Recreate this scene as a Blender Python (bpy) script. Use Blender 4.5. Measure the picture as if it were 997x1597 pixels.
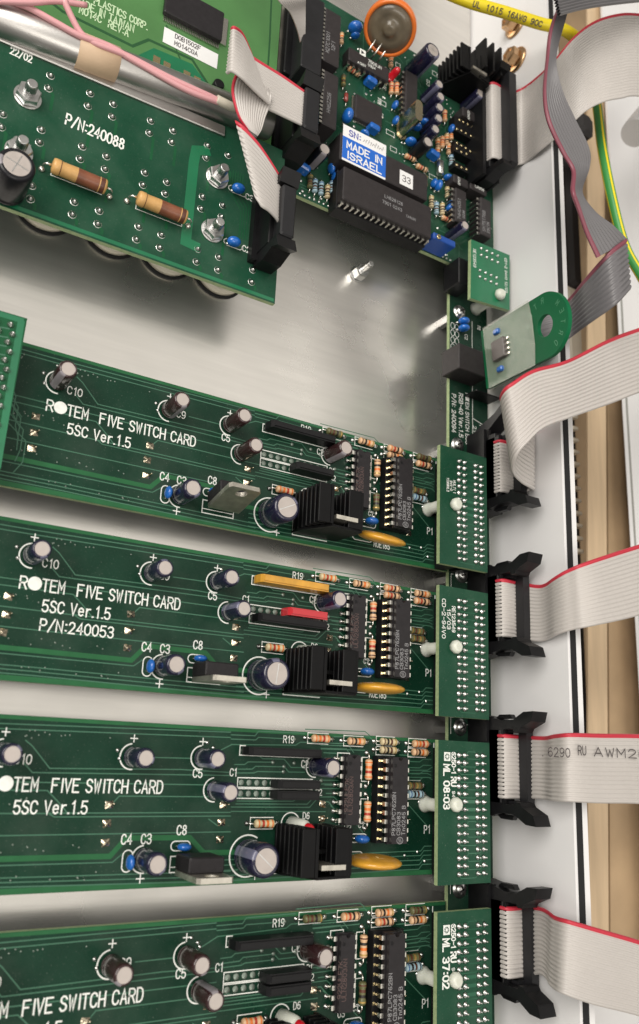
import bpy, math, random
from mathutils import Vector, Matrix, Euler
random.seed(7)
C = bpy.context.scene.collection
for o in list(bpy.data.objects): bpy.data.objects.remove(o)
S = 0.001                                    # everything below is written in millimetres
# ------------------------------------------------------------------ camera
CAMP = (-183.1449, -102.5975, 219.3290)
RC = ((0.84537508, 0.04683583, 0.53211594), (-0.18529853, 0.96000626, 0.20988672), (-0.50100442, -0.27603331, 0.82024398))
FPX = 1268.6
cam = bpy.data.cameras.new('camera'); co = bpy.data.objects.new('camera', cam); C.objects.link(co)
R3 = Matrix(RC)
co.matrix_world = Matrix.Translation(Vector(CAMP) * S) @ R3.transposed().to_4x4()
cam.sensor_fit = 'VERTICAL'; cam.sensor_height = 36; cam.lens = 36 * FPX / 1597
cam.clip_start = 0.005; cam.clip_end = 20
bpy.context.scene.camera = co
cam.dof.use_dof = True; cam.dof.aperture_fstop = 16
cam.dof.focus_distance = (R3 @ (Vector((-30, -70, 4)) - Vector(CAMP))).z * -S
# ------------------------------------------------------------------ room light
sc = bpy.context.scene
w = bpy.data.worlds.new('World'); sc.world = w; w.use_nodes = True
bg = w.node_tree.nodes['Background']; bg.inputs[0].default_value = (0.86, 0.80, 0.72, 1); bg.inputs[1].default_value = 0.29
def area(name, loc, target, sx, sy, power, col):
    l = bpy.data.lights.new(name, 'AREA'); l.shape = 'RECTANGLE'; l.size = sx; l.size_y = sy; l.energy = power; l.color = col
    o = bpy.data.objects.new(name, l); C.objects.link(o); o.location = Vector(loc) * S
    o.rotation_euler = (Vector(target) - Vector(loc)).to_track_quat('-Z', 'Y').to_euler()
    return o
area('ceiling_light', (-1000, 300, 1000), (-20, 0, 0), 1.1, 0.8, 20.5, (1, 0.955, 0.89))
area('ceiling_panel', (380, 40, 1300), (-40, 0, 0), 1.6, 1.3, 5.6, (1, .955, .88))
area('ceiling_light_far', (-300, -1000, 1300), (-50, 0, 0), 1.2, 0.5, 8, (1, 0.95, 0.87))
sc.view_settings.view_transform = 'Standard'; sc.view_settings.look = 'None'; sc.view_settings.exposure = 0.0; sc.view_settings.gamma = 1

def at(u, v, z=0.0):                          # point of the plane z that the photograph shows at (u, v)
    d = R3.transposed() @ Vector(((u - 498.5) / FPX, (798.5 - v) / FPX, -1.0))
    t = (z - CAMP[2]) / d.z
    return Vector(CAMP) + d * t
# ------------------------------------------------------------------ materials
def mat(name, col, rough=0.5, metal=0.0, spec=0.5, coat=0.0, var=0.0, vscale=200.0, bump=0.0, bscale=1500.0, trans=0.0, sss=0.0, alpha=1.0, rvar=0.0, stretch=None, col2=None):
    m = bpy.data.materials.new(name); m.use_nodes = True; nt = m.node_tree; b = nt.nodes['Principled BSDF']
    b.inputs['Base Color'].default_value = (*col, 1); b.inputs['Roughness'].default_value = rough; b.inputs['Metallic'].default_value = metal
    b.inputs['Specular IOR Level'].default_value = spec; b.inputs['Coat Weight'].default_value = coat; b.inputs['Coat Roughness'].default_value = 0.12
    b.inputs['Transmission Weight'].default_value = trans; b.inputs['Alpha'].default_value = alpha
    if sss: b.inputs['Subsurface Weight'].default_value = sss; b.inputs['Subsurface Radius'].default_value = (.003, .003, .0025); b.inputs['Subsurface Scale'].default_value = 1
    tc = nt.nodes.new('ShaderNodeTexCoord'); src = tc.outputs['Object']
    if stretch:
        mp = nt.nodes.new('ShaderNodeMapping'); mp.inputs['Scale'].default_value = stretch; nt.links.new(src, mp.inputs[0]); src = mp.outputs[0]
    if var or rvar or col2:
        n = nt.nodes.new('ShaderNodeTexNoise'); n.inputs['Scale'].default_value = vscale; n.inputs['Detail'].default_value = 6; nt.links.new(src, n.inputs['Vector'])
        if var or col2:
            r = nt.nodes.new('ShaderNodeValToRGB'); r.color_ramp.elements[0].position = .3; r.color_ramp.elements[1].position = .7
            r.color_ramp.elements[0].color = (*[c * (1 - var) for c in col], 1); r.color_ramp.elements[1].color = (*(col2 or [min(1, c * (1 + var)) for c in col]), 1)
            nt.links.new(n.outputs['Fac'], r.inputs[0]); nt.links.new(r.outputs[0], b.inputs['Base Color'])
        if rvar:
            mr = nt.nodes.new('ShaderNodeMapRange'); mr.inputs['To Min'].default_value = max(.02, rough - rvar); mr.inputs['To Max'].default_value = rough + rvar
            nt.links.new(n.outputs['Fac'], mr.inputs[0]); nt.links.new(mr.outputs[0], b.inputs['Roughness'])
    if bump:
        n2 = nt.nodes.new('ShaderNodeTexNoise'); n2.inputs['Scale'].default_value = bscale; n2.inputs['Detail'].default_value = 4; nt.links.new(src, n2.inputs['Vector'])
        bn = nt.nodes.new('ShaderNodeBump'); bn.inputs['Strength'].default_value = bump; bn.inputs['Distance'].default_value = 0.0002
        nt.links.new(n2.outputs['Fac'], bn.inputs['Height']); nt.links.new(bn.outputs[0], b.inputs['Normal'])
    return m
M = {}
M['pcb'] = mat('solder_mask_dark', (.006, .034, .019), .30, spec=.17, coat=0.0, var=.22, vscale=60, bump=.06, bscale=900)
M['pcb_mid'] = mat('solder_mask_mid', (.012, .062, .034), .33, spec=.17, coat=0.0, var=.18, vscale=50, bump=.06, bscale=900)
M['pcb_light'] = mat('solder_mask_light', (.075, .20, .065), .35, coat=.2, var=.15, vscale=50, bump=.05)
M['pcb_bright'] = mat('solder_mask_bright', (.010, .15, .065), .3, coat=.3, var=.15, vscale=50, bump=.05)
M['trace'] = mat('trace_green', (.058, .155, .10), .3, spec=.25)
M['trace_hi'] = mat('trace_bright_green', (.020, .110, .042), .33, spec=.2, var=.15, vscale=150)
M['border'] = mat('board_border_green', (.012, .085, .035), .35, spec=.2, var=.15, vscale=100)
M['trace_mid'] = mat('trace_subtle', (.034, .120, .072), .3, spec=.2)
M['trace_disp'] = mat('trace_display_dark', (.020, .085, .030), .35)
M['fr4'] = mat('laminate_edge', (.33, .42, .22), .6, var=.15, vscale=800)
M['silk'] = mat('silkscreen_white', (.80, .82, .78), .55, var=.06, vscale=900)
M['silk_y'] = mat('silkscreen_pale_green', (.50, .66, .42), .55)
M['solder'] = mat('solder', (.66, .66, .64), .32, 1, var=.3, vscale=900, bump=.3, bscale=2500)
M['solder_gold'] = mat('flux_stained_solder', (.66, .58, .44), .24, 1, var=.5, vscale=400, bump=.3, bscale=900)
M['hole'] = mat('open_via', (.24, .29, .25), .35, .5)
M['pin'] = mat('tinned_pin', (.78, .76, .70), .25, 1)
M['gold'] = mat('gold_contact', (.80, .66, .38), .25, 1)
M['steel'] = mat('zinc_steel', (.72, .72, .71), .32, 1, var=.12, vscale=400, bump=.2, bscale=900)
M['brass'] = mat('yellow_chromate_bolt', (.62, .40, .22), .28, 1, var=.3, vscale=200)
M['plate'] = mat('brushed_aluminium', (.72, .70, .665), .30, .85, var=.05, vscale=25, bump=.07, bscale=60, rvar=.05, stretch=(1, 14, 1))
M['tube'] = mat('dull_metal_tube', (.52, .505, .49), .38, 1, var=.12, vscale=60, bump=.1)
M['tab'] = mat('tinned_tab', (.62, .59, .52), .36, .9, var=.2, vscale=300, bump=.2)
M['sl_navy'] = mat('navy_sleeve', (.012, .011, .034), .22, coat=.5, bump=.7, bscale=260)
M['sl_brown'] = mat('brown_sleeve', (.034, .014, .015), .22, coat=.5, bump=.7, bscale=260)
M['sl_black'] = mat('black_sleeve', (.008, .008, .011), .35, spec=.3, coat=.1, bump=.5, bscale=260)
M['stripe_b'] = mat('sleeve_stripe_lilac', (.13, .13, .20), .3, coat=.4, bump=.6, bscale=260)
M['stripe_w'] = mat('sleeve_stripe_grey', (.24, .22, .24), .35, bump=.6, bscale=260)
M['alu'] = mat('can_aluminium', (.50, .45, .42), .45, .3, var=.08, vscale=300)
M['black'] = mat('black_plastic', (.008, .008, .009), .42, spec=.28, var=.2, vscale=300, bump=.15, bscale=2000)
M['chip'] = mat('chip_epoxy', (.020, .018, .020), .45, spec=.3, var=.15, vscale=500, bump=.2, bscale=4000)
M['chip_warm'] = mat('chip_epoxy_warm', (.030, .026, .027), .48, spec=.3, var=.12, vscale=500, bump=.2, bscale=4000)
M['mark'] = mat('chip_print', (.30, .30, .31), .5)
M['mark_red'] = mat('chip_print_faded', (.12, .075, .07), .5)
M['idc'] = mat('grey_black_plastic', (.018, .018, .020), .4, spec=.3, var=.15, vscale=200, bump=.1)
M['anod'] = mat('black_anodised', (.004, .004, .0045), .42, spec=.2, var=.2, vscale=200, bump=.15)
M['ceram_y'] = mat('yellow_coating', (.62, .31, .030), .30, coat=.4, var=.18, vscale=250, bump=.2, bscale=500)
M['red'] = mat('red_coating', (.50, .018, .028), .25, coat=.5)
M['blue'] = mat('blue_coating', (.012, .125, .48), .25, coat=.5, var=.15, vscale=400)
M['blue_d'] = mat('blue_box_plastic', (.012, .07, .33), .35)
M['nylon'] = mat('white_nylon', (.66, .68, .60), .4, sss=.3)
M['white_rib'] = mat('ribbon_offwhite', (.53, .50, .475), .36, var=.03, vscale=80)
M['grey_rib'] = mat('ribbon_grey', (.15, .145, .152), .32, var=.05, vscale=80)
M['red_rib'] = mat('ribbon_red', (.55, .035, .06), .4)
M['red_rib2'] = mat('ribbon_pink_red', (.22, .06, .085), .4)
M['print'] = mat('cable_ink', (.07, .06, .06), .6)
M['powder'] = mat('white_powder_coat', (.80, .795, .80), .45, var=.03, vscale=20, bump=.12, bscale=1200)
M['gasket'] = mat('black_foam', (.010, .010, .011), .8, bump=.5, bscale=1500)
M['wood'] = mat('pale_wood', (.64, .48, .31), .6, var=.12, vscale=40, stretch=(5, .5, 1))
M['card'] = mat('tan_cardboard', (.44, .31, .185), .75, var=.25, vscale=25, bump=.2, bscale=200)
M['dark'] = mat('dark_gap', (.022, .020, .020), .7)
M['beige'] = mat('beige_plastic', (.62, .57, .47), .5)
M['yellow'] = mat('yellow_insulation', (.82, .66, .02), .35)
M['ygreen'] = mat('green_insulation', (.045, .27, .06), .4)
M['pink'] = mat('pink_insulation', (.70, .36, .38), .4)
M['tape'] = mat('masking_tape', (.58, .42, .28), .6, var=.08, vscale=100, bump=.2)
M['label_blue'] = mat('label_blue', (.016, .13, .56), .4)
M['label_white'] = mat('label_white', (.80, .80, .80), .45)
M['ink_blue'] = mat('label_ink_blue', (.05, .06, .35), .5)
M['orange'] = mat('orange_ring', (.75, .17, .022), .35, coat=.3)
M['brownish'] = mat('resin_disc', (.13, .105, .07), .3, coat=.3, var=.5, vscale=90)
M['ring'] = mat('cream_ring', (.75, .70, .58), .4)
M['shrink'] = mat('clear_shrink_film', (.62, .66, .56), .12, trans=.0, alpha=.22, coat=.8, bump=.6, bscale=120)
M['r_tan'] = mat('resistor_tan', (.66, .42, .24), .4, var=.08, vscale=500)
M['r_green'] = mat('resistor_olive', (.12, .12, .05), .4)
M['r_blue'] = mat('resistor_blue', (.33, .48, .55), .4)
M['r_buff'] = mat('resistor_buff', (.60, .50, .30), .4)
M['b_red'] = mat('band_red', (.42, .04, .02), .4); M['b_orange'] = mat('band_orange', (.70, .17, .03), .4)
M['b_brown'] = mat('band_brown', (.10, .035, .02), .4); M['b_black'] = mat('band_black', (.02, .015, .013), .4)
M['b_gold'] = mat('band_gold', (.50, .33, .10), .3, .4); M['b_blue'] = mat('band_blue', (.05, .12, .3), .4)
M['r_wood'] = mat('ceramic_tan', (.62, .36, .13), .4, var=.15, vscale=200)
M['r_wood2'] = mat('ceramic_brown', (.20, .07, .035), .4, var=.25, vscale=200)
M['pcb_key'] = mat('solder_mask_key', (.006, .12, .046), .42, spec=.12, var=.15, vscale=50, bump=.05)
M['chip_key'] = mat('chip_grey_brown', (.11, .095, .09), .4)
M['trace_key'] = mat('key_legend_green', (.06, .26, .13), .35)
M['led_red'] = mat('led_red', (.55, .01, .02), .15, coat=.6)
M['glass_bead'] = mat('glassy_red', (.28, .05, .04), .15, coat=.6)
M['goldcan'] = mat('crystal_can', (.62, .55, .40), .25, 1)
M['door_grey'] = mat('grey_trim', (.30, .30, .28), .5)
def scratch(m):
    nt = m.node_tree; b = nt.nodes['Principled BSDF']; tc = nt.nodes.new('ShaderNodeTexCoord'); last = None
    for ang, sc_, dist in ((.3, 90, 3.0), (1.4, 60, 4.0)):
        mp = nt.nodes.new('ShaderNodeMapping'); mp.inputs['Rotation'].default_value = (0, 0, ang); mp.inputs['Scale'].default_value = (1, .06, 1); nt.links.new(tc.outputs['Object'], mp.inputs[0])
        n = nt.nodes.new('ShaderNodeTexNoise'); n.inputs['Scale'].default_value = sc_ * 16; n.inputs['Detail'].default_value = 2; nt.links.new(mp.outputs[0], n.inputs['Vector'])
        r = nt.nodes.new('ShaderNodeValToRGB'); r.color_ramp.elements[0].position = .66; r.color_ramp.elements[1].position = .74; nt.links.new(n.outputs['Fac'], r.inputs[0])
        n3 = nt.nodes.new('ShaderNodeTexNoise'); n3.inputs['Scale'].default_value = 16; nt.links.new(tc.outputs['Object'], n3.inputs['Vector'])
        mu = nt.nodes.new('ShaderNodeMath'); mu.operation = 'MULTIPLY'; nt.links.new(r.outputs[0], mu.inputs[0]); nt.links.new(n3.outputs['Fac'], mu.inputs[1])
        if last is None: last = mu.outputs[0]
        else:
            ad = nt.nodes.new('ShaderNodeMath'); ad.operation = 'ADD'; nt.links.new(last, ad.inputs[0]); nt.links.new(mu.outputs[0], ad.inputs[1]); last = ad.outputs[0]
    sm = nt.nodes.new('ShaderNodeTexNoise'); sm.inputs['Scale'].default_value = 35; sm.inputs['Detail'].default_value = 5; nt.links.new(tc.outputs['Object'], sm.inputs['Vector'])
    mr = nt.nodes.new('ShaderNodeMapRange'); mr.inputs['From Min'].default_value = .3; mr.inputs['From Max'].default_value = .7; mr.inputs['To Min'].default_value = .24; mr.inputs['To Max'].default_value = .36; nt.links.new(sm.outputs['Fac'], mr.inputs[0])
    a2 = nt.nodes.new('ShaderNodeMath'); a2.operation = 'MULTIPLY_ADD'; a2.inputs[1].default_value = .0; nt.links.new(last, a2.inputs[0]); nt.links.new(mr.outputs[0], a2.inputs[2]); nt.links.new(a2.outputs[0], b.inputs['Roughness'])
scratch(M['plate'])
def dust(m, amt=.30):                          # fine dust specks, flux haze and uneven gloss on the lacquer
    nt = m.node_tree; b = nt.nodes['Principled BSDF']; tc = nt.nodes.new('ShaderNodeTexCoord'); src = b.inputs['Base Color'].links[0].from_socket
    n = nt.nodes.new('ShaderNodeTexNoise'); n.inputs['Scale'].default_value = 2600; n.inputs['Detail'].default_value = 1; nt.links.new(tc.outputs['Object'], n.inputs['Vector'])
    r = nt.nodes.new('ShaderNodeValToRGB'); r.color_ramp.elements[0].position = .70; r.color_ramp.elements[1].position = .76; nt.links.new(n.outputs['Fac'], r.inputs[0])
    h = nt.nodes.new('ShaderNodeTexNoise'); h.inputs['Scale'].default_value = 45; h.inputs['Detail'].default_value = 5; h.inputs['Roughness'].default_value = .65; nt.links.new(tc.outputs['Object'], h.inputs['Vector'])
    mr = nt.nodes.new('ShaderNodeMapRange'); mr.inputs['From Min'].default_value = .45; mr.inputs['From Max'].default_value = .75; mr.inputs['To Max'].default_value = .07; nt.links.new(h.outputs['Fac'], mr.inputs[0])
    ma = nt.nodes.new('ShaderNodeMath'); ma.operation = 'MULTIPLY_ADD'; ma.inputs[1].default_value = amt; nt.links.new(r.outputs[0], ma.inputs[0]); nt.links.new(mr.outputs[0], ma.inputs[2])
    mx = nt.nodes.new('ShaderNodeMix'); mx.data_type = 'RGBA'; nt.links.new(ma.outputs[0], mx.inputs[0]); nt.links.new(src, mx.inputs[6]); mx.inputs[7].default_value = (.34, .36, .32, 1); nt.links.new(mx.outputs[2], b.inputs['Base Color'])
    m2 = nt.nodes.new('ShaderNodeMapRange'); m2.inputs['From Min'].default_value = .3; m2.inputs['From Max'].default_value = .7; m2.inputs['To Min'].default_value = .2; m2.inputs['To Max'].default_value = .46; nt.links.new(h.outputs['Fac'], m2.inputs[0]); nt.links.new(m2.outputs[0], b.inputs['Roughness'])
for k_ in ('pcb', 'pcb_mid'): dust(M[k_], .28)
# ------------------------------------------------------------------ mesh builder
class MB:
    def __init__(s): s.v = []; s.f = []; s.m = []; s.sm = []
    def add(s, vs, fs, mi=0, smooth=False):
        n = len(s.v); s.v += [tuple(x) for x in vs]
        for f in fs: s.f.append(tuple(i + n for i in f)); s.m.append(mi); s.sm.append(smooth)
    def box(s, x0, x1, y0, y1, z0, z1, mi=0, side=None, ch=0.0, T=None):
        if x0 > x1: x0, x1 = x1, x0
        if y0 > y1: y0, y1 = y1, y0
        if ch > 0:
            c = ch; vs = []
            for z, e in ((z0, 0), (z1 - c, 0), (z1, c)):
                a, b, p, q = x0 + e, x1 - e, y0 + e, y1 - e; k = c
                vs += [(a + k, p, z), (b - k, p, z), (b, p + k, z), (b, q - k, z), (b - k, q, z), (a + k, q, z), (a, q - k, z), (a, p + k, z)]
            fs = [tuple(range(7, -1, -1)), tuple(range(16, 24))]
            for l in (0, 8):
                for i in range(8): j = (i + 1) % 8; fs.append((l + i, l + j, l + 8 + j, l + 8 + i))
        else:
            vs = [(x0, y0, z0), (x1, y0, z0), (x1, y1, z0), (x0, y1, z0), (x0, y0, z1), (x1, y0, z1), (x1, y1, z1), (x0, y1, z1)]
            fs = [(3, 2, 1, 0), (4, 5, 6, 7), (0, 1, 5, 4), (1, 2, 6, 5), (2, 3, 7, 6), (3, 0, 4, 7)]
        if T: vs = [T @ Vector(v) for v in vs]
        if side is None: s.add(vs, fs, mi)
        else: s.add(vs, fs[:2], mi); n = len(s.v) - len(vs); [(s.f.append(tuple(i + n for i in f)), s.m.append(side), s.sm.append(False)) for f in fs[2:]]
    def lathe(s, prof, p0=(0, 0, 0), axis=(0, 0, 1), n=20, mi=0, smooth=True, mis=None, caps=True):
        a = Vector(axis).normalized(); q = a.to_track_quat('Z', 'Y'); p0 = Vector(p0); base = len(s.v)
        for r, h in prof:
            for k in range(n):
                t = 2 * math.pi * k / n; s.v.append(tuple(p0 + q @ Vector((r * math.cos(t), r * math.sin(t), h))))
        for i in range(len(prof) - 1):
            for k in range(n):
                k2 = (k + 1) % n
                s.f.append((base + i * n + k, base + i * n + k2, base + (i + 1) * n + k2, base + (i + 1) * n + k)); s.m.append(mis[i] if mis else mi); s.sm.append(smooth)
        if caps:
            s.f.append(tuple(base + k for k in range(n - 1, -1, -1))); s.m.append(mis[0] if mis else mi); s.sm.append(False)
            e = base + (len(prof) - 1) * n
            s.f.append(tuple(e + k for k in range(n))); s.m.append(mis[-1] if mis else mi); s.sm.append(False)
    def cyl(s, p0, p1, r, n=12, mi=0, r2=None):
        d = Vector(p1) - Vector(p0); s.lathe([(r, 0), (r if r2 is None else r2, d.length)], p0, d, n, mi)
    def tube(s, pts, r, n=8, mi=0, split=None):
        pts = [Vector(p) for p in pts]; base = len(s.v); up = Vector((0.13, .21, 1)).normalized()
        prev = None
        for i, p in enumerate(pts):
            t = (pts[min(i + 1, len(pts) - 1)] - pts[max(i - 1, 0)]).normalized()
            if prev is None: x = up.cross(t).normalized()
            else: x = (prev - t * prev.dot(t)).normalized()
            prev = x; y = t.cross(x)
            for k in range(n):
                a = 2 * math.pi * k / n; s.v.append(tuple(p + (x * math.cos(a) + y * math.sin(a)) * r))
        for i in range(len(pts) - 1):
            for k in range(n):
                k2 = (k + 1) % n; s.f.append((base + i * n + k, base + i * n + k2, base + (i + 1) * n + k2, base + (i + 1) * n + k))
                s.m.append(mi if not split else split(k)); s.sm.append(True)
        s.f.append(tuple(base + k for k in range(n - 1, -1, -1))); s.m.append(mi); s.sm.append(False)
        e = base + (len(pts) - 1) * n; s.f.append(tuple(e + k for k in range(n))); s.m.append(mi); s.sm.append(False)
    def prism(s, poly, z0, z1, T=None, mi=0, side=None):
        n = len(poly); vs = [(x, y, z0) for x, y in poly] + [(x, y, z1) for x, y in poly]
        if T: vs = [T @ Vector(v) for v in vs]
        b = len(s.v); s.v += [tuple(v) for v in vs]
        for f, m_ in [(tuple(range(n - 1, -1, -1)), mi), (tuple(range(n, 2 * n)), mi)] + [((i, (i + 1) % n, n + (i + 1) % n, n + i), mi if side is None else side) for i in range(n)]:
            s.f.append(tuple(b + i for i in f)); s.m.append(m_); s.sm.append(False)
    def stroke(s, pts, wd, z, mi=0, T=None, ext=None):      # a flat ribbon with mitred corners
        P = [Vector((p[0], p[1])) for p in pts]
        Q = [P[0]]
        for p in P[1:]:
            if (p - Q[-1]).length > 1e-4: Q.append(p)
        P = Q
        if len(P) < 2: return
        e = wd * .5 if ext is None else ext; closed = (P[0] - P[-1]).length < 1e-3 and len(P) > 3
        if closed: P = P[:-1]
        else:
            P[0] = P[0] + (P[0] - P[1]).normalized() * e; P[-1] = P[-1] + (P[-1] - P[-2]).normalized() * e
        n = len(P); L = []; Rr = []
        for i in range(n):
            a = P[i - 1] if (i > 0 or closed) else None; b = P[(i + 1) % n] if (i < n - 1 or closed) else None
            d1 = (P[i] - a).normalized() if a is not None else None; d2 = (b - P[i]).normalized() if b is not None else None
            if d1 is None: d1 = d2
            if d2 is None: d2 = d1
            t = d1 + d2
            if t.length < 1e-3: t = d1.copy()
            t.normalize(); nr = Vector((-t.y, t.x)); c = max(.4, nr.dot(Vector((-d1.y, d1.x))))
            L.append(P[i] + nr * wd / 2 / c); Rr.append(P[i] - nr * wd / 2 / c)
        vs = [(p.x, p.y, z) for p in L] + [(p.x, p.y, z) for p in Rr]
        if T: vs = [T @ Vector(v) for v in vs]
        s.add(vs, [(n + i, n + (i + 1) % n, (i + 1) % n, i) for i in range(n if closed else n - 1)], mi)
    def mesh(s, name, mats):
        me = bpy.data.meshes.new(name); me.from_pydata([(x * S, y * S, z * S) for x, y, z in s.v], [], s.f)
        for k in mats: me.materials.append(M[k])
        me.polygons.foreach_set('material_index', s.m); me.polygons.foreach_set('use_smooth', s.sm); me.update(); return me
    def build(s, name, mats, parent=None, loc=(0, 0, 0), **kw):
        return place(name, s.mesh(name, mats if isinstance(mats, (list, tuple)) else [mats]), parent, loc, **kw)
def place(name, me, parent=None, loc=(0, 0, 0), rz=0, rx=0, ry=0, sc_=None, label=None, kind=None, cat=None, group=None):
    o = bpy.data.objects.new(name, me); C.objects.link(o); o.location = Vector(loc) * S; o.rotation_euler = (rx, ry, rz)
    if sc_: o.scale = sc_
    if parent: o.parent = parent
    for k, v in (('label', label), ('kind', kind), ('category', cat), ('group', group)):
        if v: o[k] = v
    return o
def thing(name, label, cat, loc=(0, 0, 0), group=None): return place(name, None, None, loc, label=label, cat=cat, group=group)
# ------------------------------------------------------------------ stroke font (4 wide, 6 high)
FONT = {'A': '0,0 2,6 4,0|.7,2 3.3,2', 'B': '0,0 0,6 2.8,6 3.8,5.2 3.8,3.9 2.9,3.1 0,3.1|2.9,3.1 4,2.2 4,.9 3,0 0,0', 'C': '4,4.6 3.4,5.6 2,6 .7,5.5 0,4.3 0,1.7 .7,.5 2,0 3.4,.4 4,1.4',
 'D': '0,0 0,6 2.2,6 3.5,5.2 4,3.8 4,2.2 3.5,.8 2.2,0 0,0', 'E': '4,0 0,0 0,6 4,6|0,3.1 3,3.1', 'F': '0,0 0,6 4,6|0,3.1 3,3.1', 'G': '4,4.6 3.2,5.7 2,6 .7,5.5 0,4.3 0,1.7 .7,.5 2,0 3.3,.4 4,1.4 4,2.8 2.3,2.8',
 'H': '0,0 0,6|4,0 4,6|0,3 4,3', 'I': '2,0 2,6', 'J': '3.6,6 3.6,1.4 2.7,.2 1.4,.1 .4,1.2', 'K': '0,0 0,6|4,6 0,2.4|1.3,3.5 4,0', 'L': '0,6 0,0 3.8,0', 'M': '0,0 0,6 2,2 4,6 4,0', 'N': '0,0 0,6 4,0 4,6',
 'O': '2,6 .7,5.4 0,4.2 0,1.8 .7,.6 2,0 3.3,.6 4,1.8 4,4.2 3.3,5.4 2,6', 'P': '0,0 0,6 2.8,6 4,5 4,3.7 2.8,2.7 0,2.7', 'R': '0,0 0,6 2.8,6 4,5 4,3.8 2.8,2.9 0,2.9|2.2,2.9 4,0', 'S': '3.9,4.9 3,5.8 1.6,6 .4,5.3 .3,4 1.3,3.2 2.9,2.8 3.9,1.9 3.7,.7 2.4,0 1,.1 0,1.1',
 'T': '0,6 4,6|2,6 2,0', 'U': '0,6 0,1.6 .8,.3 2,0 3.2,.3 4,1.6 4,6', 'V': '0,6 2,0 4,6', 'W': '0,6 1,0 2,4.6 3,0 4,6', 'X': '0,0 4,6|0,6 4,0', 'Y': '0,6 2,3 4,6|2,3 2,0', 'Z': '0,6 4,6 0,0 4,0',
 '0': '2,6 .7,5.4 0,4.2 0,1.8 .7,.6 2,0 3.3,.6 4,1.8 4,4.2 3.3,5.4 2,6', '1': '.9,4.8 2.2,6 2.2,0', '2': '.1,4.6 .8,5.7 2,6 3.4,5.5 3.8,4.2 3.2,3 0,0 4,0', '3': '.2,5.1 1.2,5.9 2.8,5.9 3.8,5 3.6,3.7 2.6,3.1 1.6,3.1|2.6,3.1 3.9,2.3 3.9,1 2.9,.1 1.2,.1 .1,1', '4': '3,0 3,6 0,1.8 4,1.8',
 '5': '3.7,6 .5,6 .2,3.2 1.6,3.8 3.1,3.5 4,2.3 3.8,.9 2.6,0 1.1,.1 .1,1', '6': '3.6,5.4 2.3,6 .9,5.3 .1,3.6 0,1.8 .8,.3 2.2,0 3.6,.7 3.9,2.1 3.1,3.4 1.7,3.5 .2,2.3', '7': '0,6 4,6 1.6,0', '8': '2,6 .6,5.4 .5,4 2,3.2 3.5,4 3.4,5.4 2,6|2,3.2 .3,2.4 .2,.8 2,0 3.8,.8 3.7,2.4 2,3.2', '9': '.4,.6 1.7,0 3.1,.7 3.9,2.4 4,4.2 3.2,5.7 1.8,6 .4,5.3 .1,3.9 .9,2.6 2.3,2.5 3.8,3.7',
 '/': '0,-.5 4,6.5', ':': '1.8,1.1 2.2,1.1|1.8,4.4 2.2,4.4', '.': '1.7,.2 2.2,.2', '-': '.5,3 3.5,3', '+': '0,3 4,3|2,1 2,5', 'e': '.3,2.2 3.6,2.2 3.4,3.6 2,4.2 .7,3.6 .2,2.1 .8,.6 2.1,0 3.4,.7', 'r': '.5,0 .5,4.1|.5,2.7 1.7,4 3.1,4.1', 'n': '.4,0 .4,4.1|.4,3 1.6,4.1 3.1,3.8 3.6,2.8 3.6,0', 'l': '2,0 2,6', ' ': ''}
ADV = {'I': 2.9, '.': 2.6, ':': 3.2, ' ': 3.6, '1': 4.6, 'r': 4.4, '-': 4.8}
def text(mb, s, p0, h, z, width=None, thick=None, ang=0.0, mi=0, slant=0.0, wide=1.0, T=None):
    k = h / 6.0; tot = sum(ADV.get(c, 5.6) for c in s) - 1.6
    kx = k * wide if width is None else width / tot
    thick = thick or h * .13; ca, sa = math.cos(ang), math.sin(ang); x = 0; n = 0
    for c in s:
        off = -.55 if c == 'I' else (-.7 if c in '.:' else 0)
        for st in (FONT.get(c) or '').split('|'):
            if not st: continue
            pts = []
            for q in st.split():
                a, b = map(float, q.split(',')); X = (x + a + off * 1.4) * kx + slant * b * k; Y = b * k
                pts.append((p0[0] + X * ca - Y * sa, p0[1] + X * sa + Y * ca))
            mb.stroke(pts, thick, z + .006 * (n % 5), mi, T); n += 1
        x += ADV.get(c, 5.6)
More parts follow.
